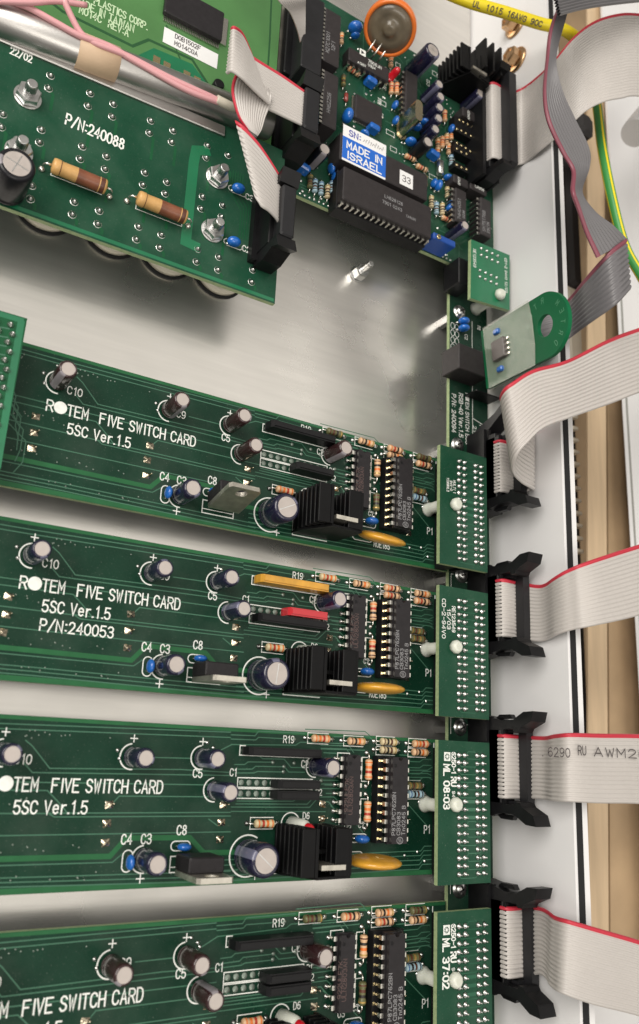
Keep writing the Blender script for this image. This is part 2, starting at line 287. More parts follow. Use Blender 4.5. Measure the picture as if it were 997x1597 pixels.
# ------------------------------------------------------------------ ribbons
def cr(P, t):
    n = len(P) - 1; i = min(int(t), n - 1); f = t - i
    p0 = P[max(i - 1, 0)]; p1 = P[i]; p2 = P[i + 1]; p3 = P[min(i + 2, n)]
    if i == 0: p0 = p1 * 2 - p2
    if i == n - 1: p3 = p2 * 2 - p1
    return .5 * ((2 * p1) + (p2 - p0) * f + (2 * p0 - 5 * p1 + 4 * p2 - p3) * f * f + (3 * p1 - p0 - 3 * p2 + p3) * f ** 3)
def ribbon(mb, pairs, n, seg=10, rad=.42, red=1, k=4):
    A = [Vector(p[0]) for p in pairs]; B = [Vector(p[1]) for p in pairs]; N = (len(pairs) - 1) * seg
    rows = []; base = len(mb.v); pc = 2 * n * k
    for i in range(N + 1):
        t = i / seg; a, b = cr(A, t), cr(B, t); m0 = (cr(A, max(0, t - .05)) + cr(B, max(0, t - .05))); m1 = (cr(A, min(len(A) - 1, t + .05)) + cr(B, min(len(A) - 1, t + .05)))
        T = (m1 - m0).normalized(); W = (b - a); nr = T.cross(W).normalized()
        up = [];
        for c in range(n):
            for j in range(k):
                f = j / k; up.append((a + W * ((c + f) / n), .06 + rad * 1.25 * math.sin(math.pi * f) ** .7))
        up.append((b, .10))
        for p, h in up: mb.v.append(tuple(p + nr * h))
        for p, h in up: mb.v.append(tuple(p - nr * h))
    m = n * k + 1; st = 2 * m
    for i in range(N):
        o = base + i * st; q = o + st
        for j in range(m - 1):
            mi = 1 if j < k * red else 0
            mb.f.append((o + j, o + j + 1, q + j + 1, q + j)); mb.m.append(mi); mb.sm.append(True)
            mb.f.append((o + m + j + 1, o + m + j, q + m + j, q + m + j + 1)); mb.m.append(mi); mb.sm.append(True)
        mb.f.append((o, q, q + m, o + m)); mb.m.append(1); mb.sm.append(True)
        mb.f.append((o + m - 1, o + 2 * m - 1, q + 2 * m - 1, q + m - 1)); mb.m.append(0); mb.sm.append(True)
def pr2(u0, v0, u1, v1, z0, z1=None): return (at(u0, v0, z0), at(u1, v1, z0 if z1 is None else z1))

# ================================================================== SETTING
ZPL = -12.0
b = MB(); b.box(-420, 29, -330, 420, ZPL - 2, ZPL); b.build('mounting_plate', 'plate', kind='structure')
# enclosure side wall with rim and foam gasket; the rim line is very slightly out of square, as in the photo
ztop = 34.0
def slab(mb, xa, xb, y0, y1, z0, z1, k=0.018, mi=0):   # a long box that leans a little in plan
    vs = []
    for z in (z0, z1): vs += [(xa + k * (y0 + 60), y0, z), (xb + k * (y0 + 60), y0, z), (xb + k * (y1 + 60), y1, z), (xa + k * (y1 + 60), y1, z)]
    mb.add(vs, [(3, 2, 1, 0), (4, 5, 6, 7), (0, 1, 5, 4), (1, 2, 6, 5), (2, 3, 7, 6), (3, 0, 4, 7)], mi)
KX = 0.006
b = MB(); slab(b, 28.2, 29.4, -330, 420, ZPL - 2, ztop, KX); slab(b, 29.4, 34.6, -330, 420, ZPL - 60, ztop - 1.6, KX); slab(b, 31.7, 34.6, -330, 420, ztop - 1.6, ztop, KX)
wall = b.build('enclosure_wall', 'powder', kind='structure')
b = MB(); slab(b, 29.42, 31.68, -330, 420, ztop - 1.58, ztop + .5, KX); b.build('gasket', 'gasket', wall)
# bench below / beside the enclosure
b = MB(); b.box(-900, 1500, -1500, 1500, -152, -150); b.build('bench_surface', 'card', kind='structure')
# ================================================================== COMPONENT PROTOTYPES (meshes are shared between the copies)
TEMPLATES = {}
def cap_parts(key, r, h, sleeve, stripe, score='x', n=28):
    """electrolytic can: sleeve with rolled shoulder and polarity stripe, bare top with scored cross"""
    if key in TEMPLATES: return TEMPLATES[key]
    b = MB(); prof = [(r * .90, .35), (r, .8), (r, 1.7), (r * .95, 2.1), (r, 2.6), (r * 1.01, h * .6), (r, h - .8), (r * .95, h - .3), (r * .84, h), (r * .74, h + .05), (r * .72, h - .14)]
    b.lathe(prof, n=n)
    k0 = 0
    for i in range(len(prof) - 1):
        for k in range(n):
            if k in (2, 3, 4) and 1 <= i <= 8: b.m[k0] = 1
            k0 += 1
    b.cyl((-1, 0, -.1), (-1, 0, .5), .28, 6, 2); b.cyl((1, 0, -.1), (1, 0, .5), .28, 6, 2)
    sl = b.mesh('sleeve', [sleeve, stripe, 'pin'])
    t = MB(); rr = r * .73; t.lathe([(rr, h - .2), (rr, h - .10), (rr * .97, h - .05)], n=n)
    t2 = MB(); L = rr * .82; d = h - .035
    for a in ((0, 1.5708) if score == 'x' else (0,)):
        ca, sa = math.cos(a + .4), math.sin(a + .4)
        t2.stroke([(-L * ca, -L * sa), (L * ca, L * sa)], .30, d + .01 * a)
    TEMPLATES[key] = (sl, t.mesh('can_top', ['alu']), t2.mesh('vent_score', ['steel']))
    return TEMPLATES[key]
def put_cap(parent, key, loc, rz=0, tilt=(0, 0), label=None):
    sl, top, scr = TEMPLATES[key]
    o = place('electrolytic_capacitor', sl, parent, loc, rz=rz, rx=tilt[0], ry=tilt[1], label=label)
    place('can_top', top, o)
    if key in ('big', 'rb', 'pb_big'): place('vent_score', scr, o)
    return o
cap_parts('small_navy', 2.6, 10.8, 'sl_navy', 'stripe_b', n=24); cap_parts('small_brown', 2.6, 11.0, 'sl_brown', 'stripe_w', n=24)
cap_parts('c3', 2.9, 10.4, 'sl_navy', 'stripe_b', n=24); cap_parts('big', 4.5, 11.4, 'sl_navy', 'stripe_b', score='1', n=32)
cap_parts('c2', 2.8, 10.4, 'sl_navy', 'stripe_b', n=24); cap_parts('c2_brown', 2.8, 10.4, 'sl_brown', 'stripe_w', n=24)

def res_mesh(key, body, bands, L=6.2, r=1.18, pitch=9.6, stand=1.45, n=14):
    if key in TEMPLATES: return TEMPLATES[key]
    mats = [body, 'pin'] + sorted(set(bands)); b = MB(); h = L / 2
    xs = [(-h, .35 * r), (-h + .12, .8 * r), (-h + .55, r), (-h + 1.35, r), (-h + 1.7, .84 * r)]
    seg = []; m = 4; x0 = -h + 1.75; x1 = h - 1.0
    # first band sits on the left bulge, the rest on the waist, the last on the right bulge
    prof = [(.35 * r, -h), (.8 * r, -h + .12), (r, -h + .5), (r, -h + .75), (r, -h + 1.15), (r, -h + 1.35), (.86 * r, -h + 1.7)]
    mis = [0, 0, 0, 0 if len(bands) < 4 else mats.index(bands[0]), 0, 0]
    mid = bands[1:-1] if len(bands) >= 4 else bands
    W = (h - 1.7) * 2; g = W / len(mid)
    for i, c in enumerate(mid):
        xa = -h + 1.7 + g * i + g * .22; xb = xa + g * .56
        prof += [(.86 * r, xa), (.86 * r, xb)]; mis += [0, mats.index(c)]
    prof += [(.86 * r, h - 1.7), (r, h - 1.35), (r, h - 1.1), (r, h - .7), (r, h - .5), (.8 * r, h - .12), (.35 * r, h)]
    mis += [0, 0, 0, mats.index(bands[-1]) if len(bands) >= 4 else 0, 0, 0, 0]
    b.lathe(prof, (0, 0, stand), (1, 0, 0), n=n, mis=mis)
    for sg in (-1, 1):
        p = pitch / 2 * sg
        b.tube([(sg * h * .95, 0, stand), (p - sg * .7, 0, stand), (p - sg * .2, 0, stand - .25), (p, 0, stand - .8), (p, 0, 0)], .27, 6, 1)
    TEMPLATES[key] = b.mesh('resistor', mats); return TEMPLATES[key]
res_mesh('tan_a', 'r_tan', ['b_brown', 'b_black', 'b_orange', 'b_gold']); res_mesh('tan_b', 'r_tan', ['b_orange', 'b_orange', 'b_red', 'b_orange'])
res_mesh('tan_c', 'r_tan', ['b_orange', 'b_red', 'b_black', 'b_brown']); res_mesh('red4', 'r_buff', ['b_orange', 'b_red', 'b_orange', 'b_orange'])
res_mesh('buff', 'r_buff', ['b_brown', 'b_black', 'b_brown', 'b_gold']); res_mesh('olive', 'r_green', ['b_brown', 'b_brown', 'b_black', 'b_gold'])
res_mesh('blue', 'r_blue', ['b_black', 'b_brown', 'b_black', 'b_blue']); res_mesh('brown', 'r_green', ['b_gold', 'b_brown', 'b_gold', 'b_brown'])

def dip(key, npin, wid=6.4, z0=1.0, z1=4.3, body='chip', socket=False, lines=None, length=None, mk='mark'):
    """chip along y, pin 1 at the top left; returns (body, pins, marking, socket)"""
    if key in TEMPLATES: return TEMPLATES[key]
    n2 = npin // 2; L = length or n2 * 2.54 + .2; h = L / 2; w2 = wid / 2; zb = 3.2 if socket else 0
    b = MB(); zc = (z0 + z1) / 2 + zb; c = .35
    nt = [(-w2 + c, h - .25), (-.9, h - .25), (-.6, h - .9), (0, h - 1.2), (.6, h - .9), (.9, h - .25), (w2 - c, h - .25), (w2 - c, -h + .25), (-w2 + c, -h + .25)]
    b.prism(nt, zc, z1 + zb)
    b.box(-w2, w2, -h, h, z0 + zb + .3, zc + .01)
    b.lathe([(.55, 0), (.45, .015)], (-w2 + 1.3, h - 2.6, z1 + zb), n=12, mi=1)
    body_m = b.mesh('chip', [body, 'black'])
    p = MB()
    for i in range(n2):
        y = (n2 - 1) * 1.27 - i * 2.54
        for sg in (-1, 1):
            x = sg * (w2 + .02); p.box(x, x + sg * 1.25, y - .62, y + .62, zc - .14, zc + .14); p.box(x + sg * .98, x + sg * 1.25, y - .62, y + .62, zc - 1.3, zc - .141)
            p.box(x + sg * .98, x + sg * 1.25, y - .26, y + .26, 0, zc - 1.301)
    pins = p.mesh('pins', ['pin']); mk_m = None; so = None
    if lines:
        t = MB()
        for s, x, y, hh, th in lines: text(t, s, (x, y), hh, z1 + zb + .03, thick=th, ang=math.pi / 2, wide=.98)
        if key == 'mcu':
            cx_, cy_ = .2, -11.6; zz = z1 + zb + .03; t.stroke([(cx_ + 1.15 * math.cos(a), cy_ + .95 * math.sin(a)) for a in [i * math.pi / 10 for i in range(21)]], .16, zz)
            for k in (-.4, 0, .4): t.stroke([(cx_ + k, cy_ - .6), (cx_ + k + .15, cy_ - .2), (cx_ + k - .15, cy_ + .2), (cx_ + k, cy_ + .6)], .12, zz + .01)
        mk_m = t.mesh('marking', [mk])
    if socket:
        s = MB(); 
        for sg in (-1, 1): s.box(sg * (w2 - .3), sg * (w2 + 2.3), -h, h, .3, 3.3)
        for yy in (-h + .1, h - 1.3): s.box(-w2 + .31, w2 - .31, yy, yy + 1.2, .3, 3.0)
        for i in range(n2):
            y = (n2 - 1) * 1.27 - i * 2.54
            for sg in (-1, 1): s.box(sg * (w2 + 1.4), sg * (w2 + 2.1), y - .45, y + .45, 3.3, 3.36, 1)
        so = s.mesh('socket', ['black', 'gold'])
    TEMPLATES[key] = (body_m, pins, mk_m, so); return TEMPLATES[key]
def put_dip(parent, key, loc, rz=0, name='chip', label=None, z=0):
    bm, pm, mm, so = TEMPLATES[key]; o = place(name, bm, parent, loc, rz=rz, label=label)
    place('pins', pm, o, kind='stuff')
    if mm: place('marking', mm, o)
    if so: place('socket', so, o)
    return o
dip('driver', 16, 5.6, .8, 4.0, lines=[('ULN2803AN', -.2, -7.0, 1.35, .16), ('922ULE7K', -2.3 + .5, -6.2, 1.35, .16)], mk='mark_red')
dip('mcu', 20, 6.6, 1, 4.4, socket=True, lines=[('P87LPC762BN', -1.7, -10.0, 1.25, .17), ('CB3083', .2, -10.0, 1.25, .17), ('Tn0245 B', 2.1, -10.0, 1.25, .17)])

def sip_mesh(key, col, n, open_n=0, bar_from=0):
    """thin single-in-line resistor pack standing on its pins, n pins long"""
    if key in TEMPLATES: return TEMPLATES[key]
    b = MB(); L = (n - 1) * 2.54; prof = []
    x0, x1 = -1.1, L + 1.1; th = 1.2
    pts = [(x0 + .1, 1.0), (x0, 2.2), (x0 + .25, 5.0), (x0 + .9, 5.9), (x1 - .9, 5.9), (x1 - .25, 5.0), (x1, 2.2), (x1 - .1, 1.0)]
    T = Matrix(((1, 0, 0, 0), (0, 0, 1, 0), (0, 1, 0, 0), (0, 0, 0, 1)))
    b.prism(pts, -th, th, T)
    b.prism([(x0 + .9, 5.88), (x0 + 1.2, 6.3), (x1 - 1.2, 6.3), (x1 - .9, 5.88)], -th * .6, th * .6, T)
    for i in range(n): b.lathe([(.5, 0), (.45, .5), (.25, .9)], (i * 2.54, 0, 0), n=8, mi=1); b.box(i * 2.54 - .25, i * 2.54 + .25, -.15, .15, .8, 1.2, 1)
    TEMPLATES[key] = b.mesh('resistor_network', [col, 'pin']); return TEMPLATES[key]

def lens_mesh(key, r, t, mats, zc, pitch=5.0, lead=.28, ax='y'):
    """flattened disc standing on two leads"""
    if key in TEMPLATES: return TEMPLATES[key]
    b = MB(); pr = [(r * math.cos(a), t * math.sin(a)) for a in [math.radians(x) for x in (-90, -75, -55, -35, -15, 0, 15, 35, 55, 75, 90)]]
    pr = [(max(.02, p[0]) ** 1.0, p[1]) for p in pr]
    b.lathe([(r * (math.cos(math.asin(max(-1, min(1, h / t))))) ** .75 if abs(h) < t * .999 else .02 * r, h) for _, h in pr], (0, 0, zc), (0, 1, 0), n=28)
    for sg in (-1, 1): b.tube([(sg * r * .35, 0, zc - r * .7), (sg * pitch / 2, 0, zc - r - .3 if zc > r + .6 else .6), (sg * pitch / 2, 0, 0)], lead, 6, 1)
    TEMPLATES[key] = b.mesh('disc', mats); return TEMPLATES[key]
lens_mesh('polyfuse', 8.3, 1.75, ['ceram_y', 'pin'], 9.6, 6.0, .35); lens_mesh('blue_disc', 2.3, 1.25, ['blue', 'pin'], 3.3, 3.6)
lens_mesh('blue_small', 1.9, 1.0, ['blue', 'pin'], 2.6, 2.6); lens_mesh('blue_big', 2.9, 1.8, ['blue', 'pin'], 4.4, 4)
def bluebox_mesh():
    b = MB(); b.box(-2.3, 2.3, -1.2, 1.2, .5, 4.2, 0, ch=.5); b.cyl((-1.3, 0, 0), (-1.3, 0, .6), .25, 6, 1); b.cyl((1.3, 0, 0), (1.3, 0, .6), .25, 6, 1)
    return b.mesh('blue_box_capacitor', ['blue', 'pin'])
TEMPLATES['blue_box'] = bluebox_mesh()

def heat_sink(parent, loc, sx=1.0, label=None, rz=0, H=15.2):
    if 'hs' not in TEMPLATES:
        b = MB()
        b.box(-5.2, -4.2, -6.2, 6.2, .6, H + 1.6)            # left spine
        b.box(6.6, 7.5, -6.2, 6.2, .6, H + .6)                 # right spine
        b.box(-4.2, 6.6, -1.0, 0.2, .6, H * .72)               # web between
        b.prism([(-9.4, .4), (7.5, .4), (7.5, H + .2), (-4.2, H + 1.2), (-9.4, H * .35)], -6.9, -6.21, Matrix(((1, 0, 0, 0), (0, 0, 1, 0), (0, 1, 0, 0), (0, 0, 0, 1))))
        fl = MB(); fl.box(-9.5, -5.21, -6.2, 6.3, -.42, .42, ch=.15)
        fr = MB(); fr.box(1.9, 6.59, -6.2, 6.3, -.4, .4, ch=.15)
        tb = MB(); tb.box(-3.3, 4.7, -4.4, -3.1, 4.0, H + 1.9)
        rg = MB(); rg.box(-3.3, 4.7, -3.05, 1.4 - 2.45, 2.0, 10.2, ch=.3)
        TEMPLATES['hs'] = (b.mesh('heat_sink', ['anod']), fl.mesh('fin', ['anod']), fr.mesh('fin', ['anod']), tb.mesh('regulator_tab', ['tab']))
    hm, fl, fr, tb = TEMPLATES['hs']; o = place('heat_sink', hm, parent, loc, label=label, rz=rz, sc_=(sx, sx, sx))
    for i in range(7): place('fin', fl, o, (0, 0, 1.6 + i * 2.45))
    for i in range(6): place('fin', fr, o, (0, 0, 3.2 + i * 2.5))
    place('regulator_tab', tb, o)
    return o
def regulator(parent, loc, bend=0.0):
    """TO-220 regulator: black body, tinned tab with a hole behind it"""
    if 'reg' not in TEMPLATES:
        b = MB(); b.box(-5, 5, -1.6, 2.4, 3.2, 12.2, ch=.35)
        for x in (-2.54, 0, 2.54): b.box(x - .4, x + .4, -.2, .25, 0, 3.2, 1)
        t = MB(); N = 20; hz = 15.4; r = 1.85
        outer = [(-5.1, 3.6), (5.1, 3.6), (5.1, 17.4), (4.3, 18.4), (-4.3, 18.4), (-5.1, 17.4)]
        # tab as two half plates round the hole
        def half(sg):
            arc = [(sg * r * math.sin(a), hz + r * math.cos(a)) for a in [math.pi * i / 10 for i in range(11)]]
            o_ = [(0, 18.4), (sg * 4.3, 18.4), (sg * 5.1, 17.4), (sg * 5.1, 3.6), (0, 3.6)]
            return o_ + arc[::-1] if True else None
        Tm = Matrix(((1, 0, 0, 0), (0, 0, 1, 0), (0, 1, 0, 0), (0, 0, 0, 1)))
        t.prism(half(1), -3.0, -1.62, Tm); t.prism(half(-1), -3.0, -1.62, Tm)
        TEMPLATES['reg'] = (b.mesh('regulator', ['chip', 'pin']), t.mesh('metal_tab', ['tab']))
    bm, tm = TEMPLATES['reg']; o = place('regulator', bm, parent, loc, rx=bend); place('metal_tab', tm, o); return o
def led_mesh():
    b = MB(); b.lathe([(2.35, .3), (2.3, 5.5), (2.2, 7.0), (1.6, 7.9)], n=20, mi=0); b.lathe([(1.65, 7.9), (1.6, 9.2), (1.2, 10.2), (.5, 10.8), (.05, 10.9)], n=16, mi=1, caps=False)
    return b.mesh('indicator_lamp', ['nylon', 'led_red'])
TEMPLATES['led'] = led_mesh()
def dome(mb, x, y, r=.72, h=.75, mi=0, z=0.0, n=8): mb.lathe([(r * 1.15, z + .02), (r * .85, z + h * .35), (r * .45, z + h * .8), (r * .14, z + h)], (x, y, 0), n=n, mi=mi)
def screw_top(mb, x, y, z, r=2.9, mi=0):
    mb.lathe([(r * 1.25, z), (r * 1.25, z + .35), (r * .98, z + .4), (r * .95, z + .9), (r * .72, z + 1.7), (r * .3, z + 2.05), (.05, z + 2.1)], (x, y, 0), n=24, mi=mi, caps=False)
    for a in (.5, .5 + math.pi / 2):
        T = Matrix.Translation((x, y, z + 1.75)) @ Matrix.Rotation(a, 4, 'Z'); mb.box(-r * .62, r * .62, -.28, .28, 0, .42, 1, T=T)

# ================================================================== SWITCH CARDS
ROWY = {1: 0, 2: -50, 3: -100, 4: -150}
def cl(row, u, v, z=0): p = at(u, v, z); return (p.x, p.y - ROWY[row])
zB = lambda x, y: cl(3, x / 2.769, 1100 + y / 2.769)
zA = lambda x, y: cl(3, 340 + x / 2.769, 1100 + y / 2.769)
zD = lambda x, y: cl(3, 360 + x / 5.539, 1130 + y / 5.539)
zE = lambda x, y: cl(3, 500 + x / 4.985, 1130 + y / 4.985)
YT, YB, XR = 1.3, -40.5, 5.5
def card_meshes():
    b = MB(); b.box(-190, XR, YB, YT, -1.6, 0, 0, side=1); board = b.mesh('circuit_board', ['pcb', 'fr4'])
    t = MB(); Z = .03
    t.stroke([(-190, .75), (XR - .3, .75)], 1.0, Z, 1, ext=0); t.stroke([(-190, YB + .75), (XR - .3, YB + .75)], 1.4, Z, 1, ext=0)
    W = .29; cnt = 0
    def tr(f, pts, wd=W, mi=0):
        nonlocal cnt
        q = [f(*p) for p in pts]
        if f is zB:
            if pts[0][0] <= 1: q = [(-190, q[0][1])] + q
        t.stroke(q, wd, Z + .02 + .004 * (cnt % 7), mi, ext=0); cnt += 1
    for p in ([(0, 78), (997, 116)], [(0, 100), (997, 139)], [(110, 150), (140, 175), (215, 272), (780, 277), (997, 290)], [(100, 245), (140, 290), (997, 303)],
              [(0, 330), (997, 345)], [(0, 365), (205, 368), (250, 415), (290, 463)], [(0, 467), (210, 467), (235, 482), (997, 478)], [(210, 466), (997, 462)],
              [(480, 430), (515, 392), (1050, 396)], [(670, 225), (830, 229)], [(0, 563), (997, 546)], [(0, 692), (485, 678), (530, 640)],
              [(0, 746), (997, 716)], [(0, 766), (997, 738)], [(0, 786), (997, 758)], [(940, 520), (900, 490)], [(880, 230), (1000, 170)]): tr(zB, p)
    tr(zB, [(0, 664), (475, 652), (545, 573), (820, 571), (880, 637), (1100, 632)], 1.35, 1)
    for p in ([(0, 88), (210, 97), (240, 57), (640, 75)], [(0, 125), (215, 133), (240, 110), (550, 127)], [(0, 172), (560, 178), (600, 152), (997, 165)], [(780, 210), (1160, 222)],
              [(800, 243), (960, 250)], [(30, 345), (120, 345), (150, 322), (365, 325)], [(0, 385), (185, 385), (215, 360), (450, 365)], [(30, 418), (200, 418), (230, 405), (450, 410)],
              [(250, 275), (275, 295), (460, 298), (520, 370), (640, 372)], [(465, 365), (500, 410), (640, 412)], [(780, 480), (930, 482)], [(780, 513), (910, 515)], [(700, 553), (960, 553)],
              [(740, 625), (890, 625), (930, 665)], [(50, 660), (540, 662), (570, 635)], [(40, 685), (660, 687), (710, 635)], [(0, 712), (680, 715), (760, 625)], [(0, 750), (820, 752)],
              [(860, 700), (910, 742)], [(640, 40), (1160, 60), (1200, 95)]): tr(zD, p)
    for p in ([(0, 160), (220, 165), (260, 220)], [(0, 185), (200, 190), (225, 225)], [(640, 355), (830, 355), (870, 330)], [(680, 380), (830, 380), (860, 395)],
              [(660, 410), (840, 412), (870, 430)], [(680, 620), (830, 790)], [(100, 95), (380, 95), (410, 130)], [(30, 470), (120, 470)], [(40, 535), (120, 535)], [(0, 600), (60, 600), (110, 660)],
              [(410, 290), (440, 290)], [(400, 545), (450, 545)], [(400, 610), (460, 612)], [(405, 740), (450, 742)], [(280, 780), (330, 840)]): tr(zE, p)
    for k in range(5):
        y = -33.0 - k * 1.35
        t.stroke([(-75, y - 1.2), (-12, y - .4), (-5 - k * .2, y - .4), (-3.6 - k * .2, y + 1.0), (-.6, y + 1.0)], W, Z + .02 + .004 * k, 0, ext=0)
    for k in range(5):
        t.stroke([(-9, -1.2 - k * .0), (-6, -1.2)], .01, Z, 0)
    for k in range(5):      # fan to the plug at the far right
        y = -4.2 - k * 1.9; t.stroke([(-14.5, y), (-6, y), (-4.4, y + .9), (-1, y + .9)], W, Z + .05 + .004 * k, 0, ext=0)
    for k in range(6):      # vertical runs near the left end
        t.stroke([(-152 + k * .4, -5 - k * 3.4), (-149 + k * 1.1, -12 - k * 3), (-149 + k * 1.1, -17 - k * 3.2), (-145.5, -20.5 - k * 3.2)], W, Z + .06 + .004 * k, 0, ext=0)
    traces = t.mesh('copper_traces', ['trace', 'border' if False else 'trace_hi'])
    # white legend
    s = MB(); Z = .09
    def box_(x0, y0, x1, y1, wd=.30, open_=None):
        s.stroke([(x0, y0), (x1, y0), (x1, y1), (x0, y1), (x0, y0)], wd, Z)
    def arc(x, y, r, a0, a1, wd=.36, n=22): s.stroke([(x + r * math.cos(math.radians(a0 + (a1 - a0) * i / n)), y + r * math.sin(math.radians(a0 + (a1 - a0) * i / n))) for i in range(n + 1)], wd, Z + .01)
    s.stroke([(0, 0), (0, -39.6)], .34, Z)
    text(s, 'P1', (-3.75, -28.1), 2.3, Z, thick=.30, wide=.72)
    text(s, 'FIVE SWITCH CARD', (-124.4, -16.9), 3.15, Z, width=29.6, thick=.40)
    s.lathe([(1.85, Z), (1.8, Z + .01)], (-135.75, -15.1, 0), n=28)
    text(s, 'R', (-139.5, -16.8), 3.15, Z, width=1.7, thick=.40); text(s, 'TEM', (-133.7, -16.8), 3.15, Z, width=5.7, thick=.40)
    text(s, '5SC Ver.1.5', (-133.0, -22.1), 3.0, Z, width=18.2, thick=.38)
    text(s, 'R19', (-57.9, -2.15), 1.95, Z, thick=.27, wide=.78)
    text(s, 'C2', (-51.2, -9.0), 2.0, Z, thick=.3, wide=.72); text(s, 'C1', (-74.8, -12.0), 2.0, Z, thick=.28, wide=.72); text(s, 'R2', (-45.7, -16.9), 1.7, Z, thick=.25, wide=.78); text(s, 'R1', (-46.0, -14.2), 1.5, Z, thick=.22, wide=.78)
    text(s, 'C4', (-104.7, -29.6), 2.4, Z, thick=.32, wide=.70); text(s, 'C3', (-99.3, -29.6), 2.4, Z, thick=.32, wide=.70); text(s, 'C8', (-89.4, -27.5), 2.4, Z, thick=.32, wide=.70)
    text(s, 'C5', (-86.1, -12.6), 2.2, Z, thick=.30, wide=.75); text(s, 'C10', (-134.5, -10.4), 2.3, Z, thick=.26, wide=.75); text(s, 'C9', (-101.6, -8.9), 2.3, Z, thick=.28, wide=.75)
    text(s, 'RUE185', (-27.0, -36.7), 2.0, Z, width=6.6, thick=.26); text(s, 'U3', (-34.8, -27.3), 1.9, Z, thick=.26, wide=.75); text(s, 'D6', (-49.8, -23.6), 1.8, Z, thick=.25, wide=.75)
    text(s, 'C7', (-29.6, -26.2), 1.6, Z, thick=.22, wide=.75)
    for x, y, d in ((-137.5, -2.9, 1.8), (-104.2, -3.0, 1.8), (-84.0, -3.0, 1.8), (-98.6, -38.1, 2.0), (-64.7, -38.6, 1.9)):
        s.stroke([(x - d / 2, y), (x + d / 2, y)], .30, Z); s.stroke([(x, y - d / 2), (x, y + d / 2)], .30, Z + .006)
    for x, y, r in ((-137.5, -7.9, 3.3), (-104.3, -7.7, 3.3), (-84.0, -7.3, 3.2), (-79.4, -15.8, 3.2), (-98.2, -33.4, 3.4), (-46.4, -8.6, 3.2)): arc(x, y, r, 98, 275)
    arc(-67.6, -33.3, 5.5, 60, 300, .42); arc(-54.0, -24.9, 3.1, 30, 200, .34)
    # resistor networks
    s.stroke([(-46.9, -6.1), (-46.9, -4.6)], .3, Z + .006); s.stroke([(-70.5, -3.55), (-72.2, -3.55), (-72.2, -6.2), (-46.9, -6.2)], .30, Z)
    box_(-72.2, -12.4, -47.1, -15.0, .28); box_(-72.2, -15.35, -47.1, -18.0, .28)
    # pill outlines
    def pill(x0, x1, y, r, wd=.3): s.stroke([(x0 + r * math.cos(a), y + r * math.sin(a)) for a in [math.pi / 2 + math.pi * i / 10 for i in range(11)]] + [(x1 + r * math.cos(a), y + r * math.sin(a)) for a in [-math.pi / 2 + math.pi * i / 10 for i in range(11)]] + [(x0, y + r)], wd, Z + .012)
    def pillv(x, y0, y1, r, wd=.3): s.stroke([(x + r * math.cos(a), y1 + r * math.sin(a)) for a in [math.pi * i / 10 for i in range(11)]] + [(x + r * math.cos(a), y0 + r * math.sin(a)) for a in [math.pi + math.pi * i / 10 for i in range(11)]] + [(x + r, y1)], wd, Z + .012)
    pill(-89.6, -86.4, -30.3, 1.2); pillv(-102.6, -35.0, -32.4, 1.35); pill(-34.6, -29.0, -34.3, 1.25); pill(-31.5, -27.6, -29.2, 1.2)
    s.stroke([(-90.6, -32.9), (-90.6, -36.9), (-80.2, -36.9), (-80.2, -32.9), (-90.6, -32.9)], .3, Z); s.stroke([(-90.6, -35.6), (-80.2, -35.6)], .25, Z + .006)
    s.stroke([(-59.0, -32.8), (-59.0, -38.2), (-46, -38.2)], .3, Z); s.stroke([(-59.0, -36.8), (-57.3, -36.8)], .25, Z + .006)
    s.stroke([(-38.4, -6.0), (-38.4, -4.4), (-33.9, -4.4), (-33.9, -5.0)], .3, Z); s.stroke([(-38.2, -24.6), (-34.0, -24.6)], .25, Z)
    s.stroke([(-36.9, -25.2), (-36.9, -24.0)], .25, Z + .006)
    for x, y in RES_H:
        s.stroke([(x - 3.9, y - 1.55), (x + 3.5, y - 1.55)], .24, Z); s.stroke([(x - 3.9, y + 1.55), (x + 3.5, y + 1.55)], .24, Z); s.stroke([(x - 3.9, y - 1.6), (x - 3.9, y + 1.6)], .24, Z + .006)
    for x, y in RES_V:
        s.stroke([(x - 1.7, y - 3.6), (x - 1.7, y + 3.6)], .24, Z); s.stroke([(x - 1.6, y + 3.6), (x + .4, y + 3.6)], .24, Z + .006); s.stroke([(x - 1.6, y - 3.6), (x + .2, y - 3.6)], .24, Z + .006)
    legend = s.mesh('white_legend', ['silk'])
    # solder joints and vias too small to pick apart
    d = MB()
    for x, y in RES_H + [(-63.4, -24.7)]:
        for sx in (-4.9, 4.9): dome(d, x + sx, y, .75, .8)
    for x, y in RES_V:
        for sy in (-5.0, 5.0): dome(d, x, y + sy, .75, .8)
    for i in range(8): dome(d, -39.2, -6.1 - i * 2.54, .72, .9); dome(d, -29.8, -6.1 - i * 2.54, .6, .7)
    for i in range(10): dome(d, -13.6, -6.2 - i * 2.54, .6, .9)
    for i in range(10):
        dome(d, -71.0 + i * 2.54, -4.95, .68, .55, 1)
        dome(d, -71.0 + i * 2.54, -13.7, .85, .25, 1); dome(d, -71.0 + i * 2.54, -16.7, .85, .25, 1)
    for p in ((550, 127), (365, 325), (460, 363), (455, 408), (548, 332), (640, 372), (770, 250), (782, 482), (965, 478), (640, 115)): x, y = zD(*p); dome(d, x, y, .55, .35, 1)
    for p in ((405, 475), (405, 543), (405, 608), (405, 678), (405, 742), (405, 808), (420, 290)): x, y = zE(*p); dome(d, x, y, .55, .7)
    for k in range(46): dome(d, random.uniform(-150, -110), random.choice((-3.2, -19, -30, -37)) + random.uniform(-1, 1), .22, .2, 1, n=6)
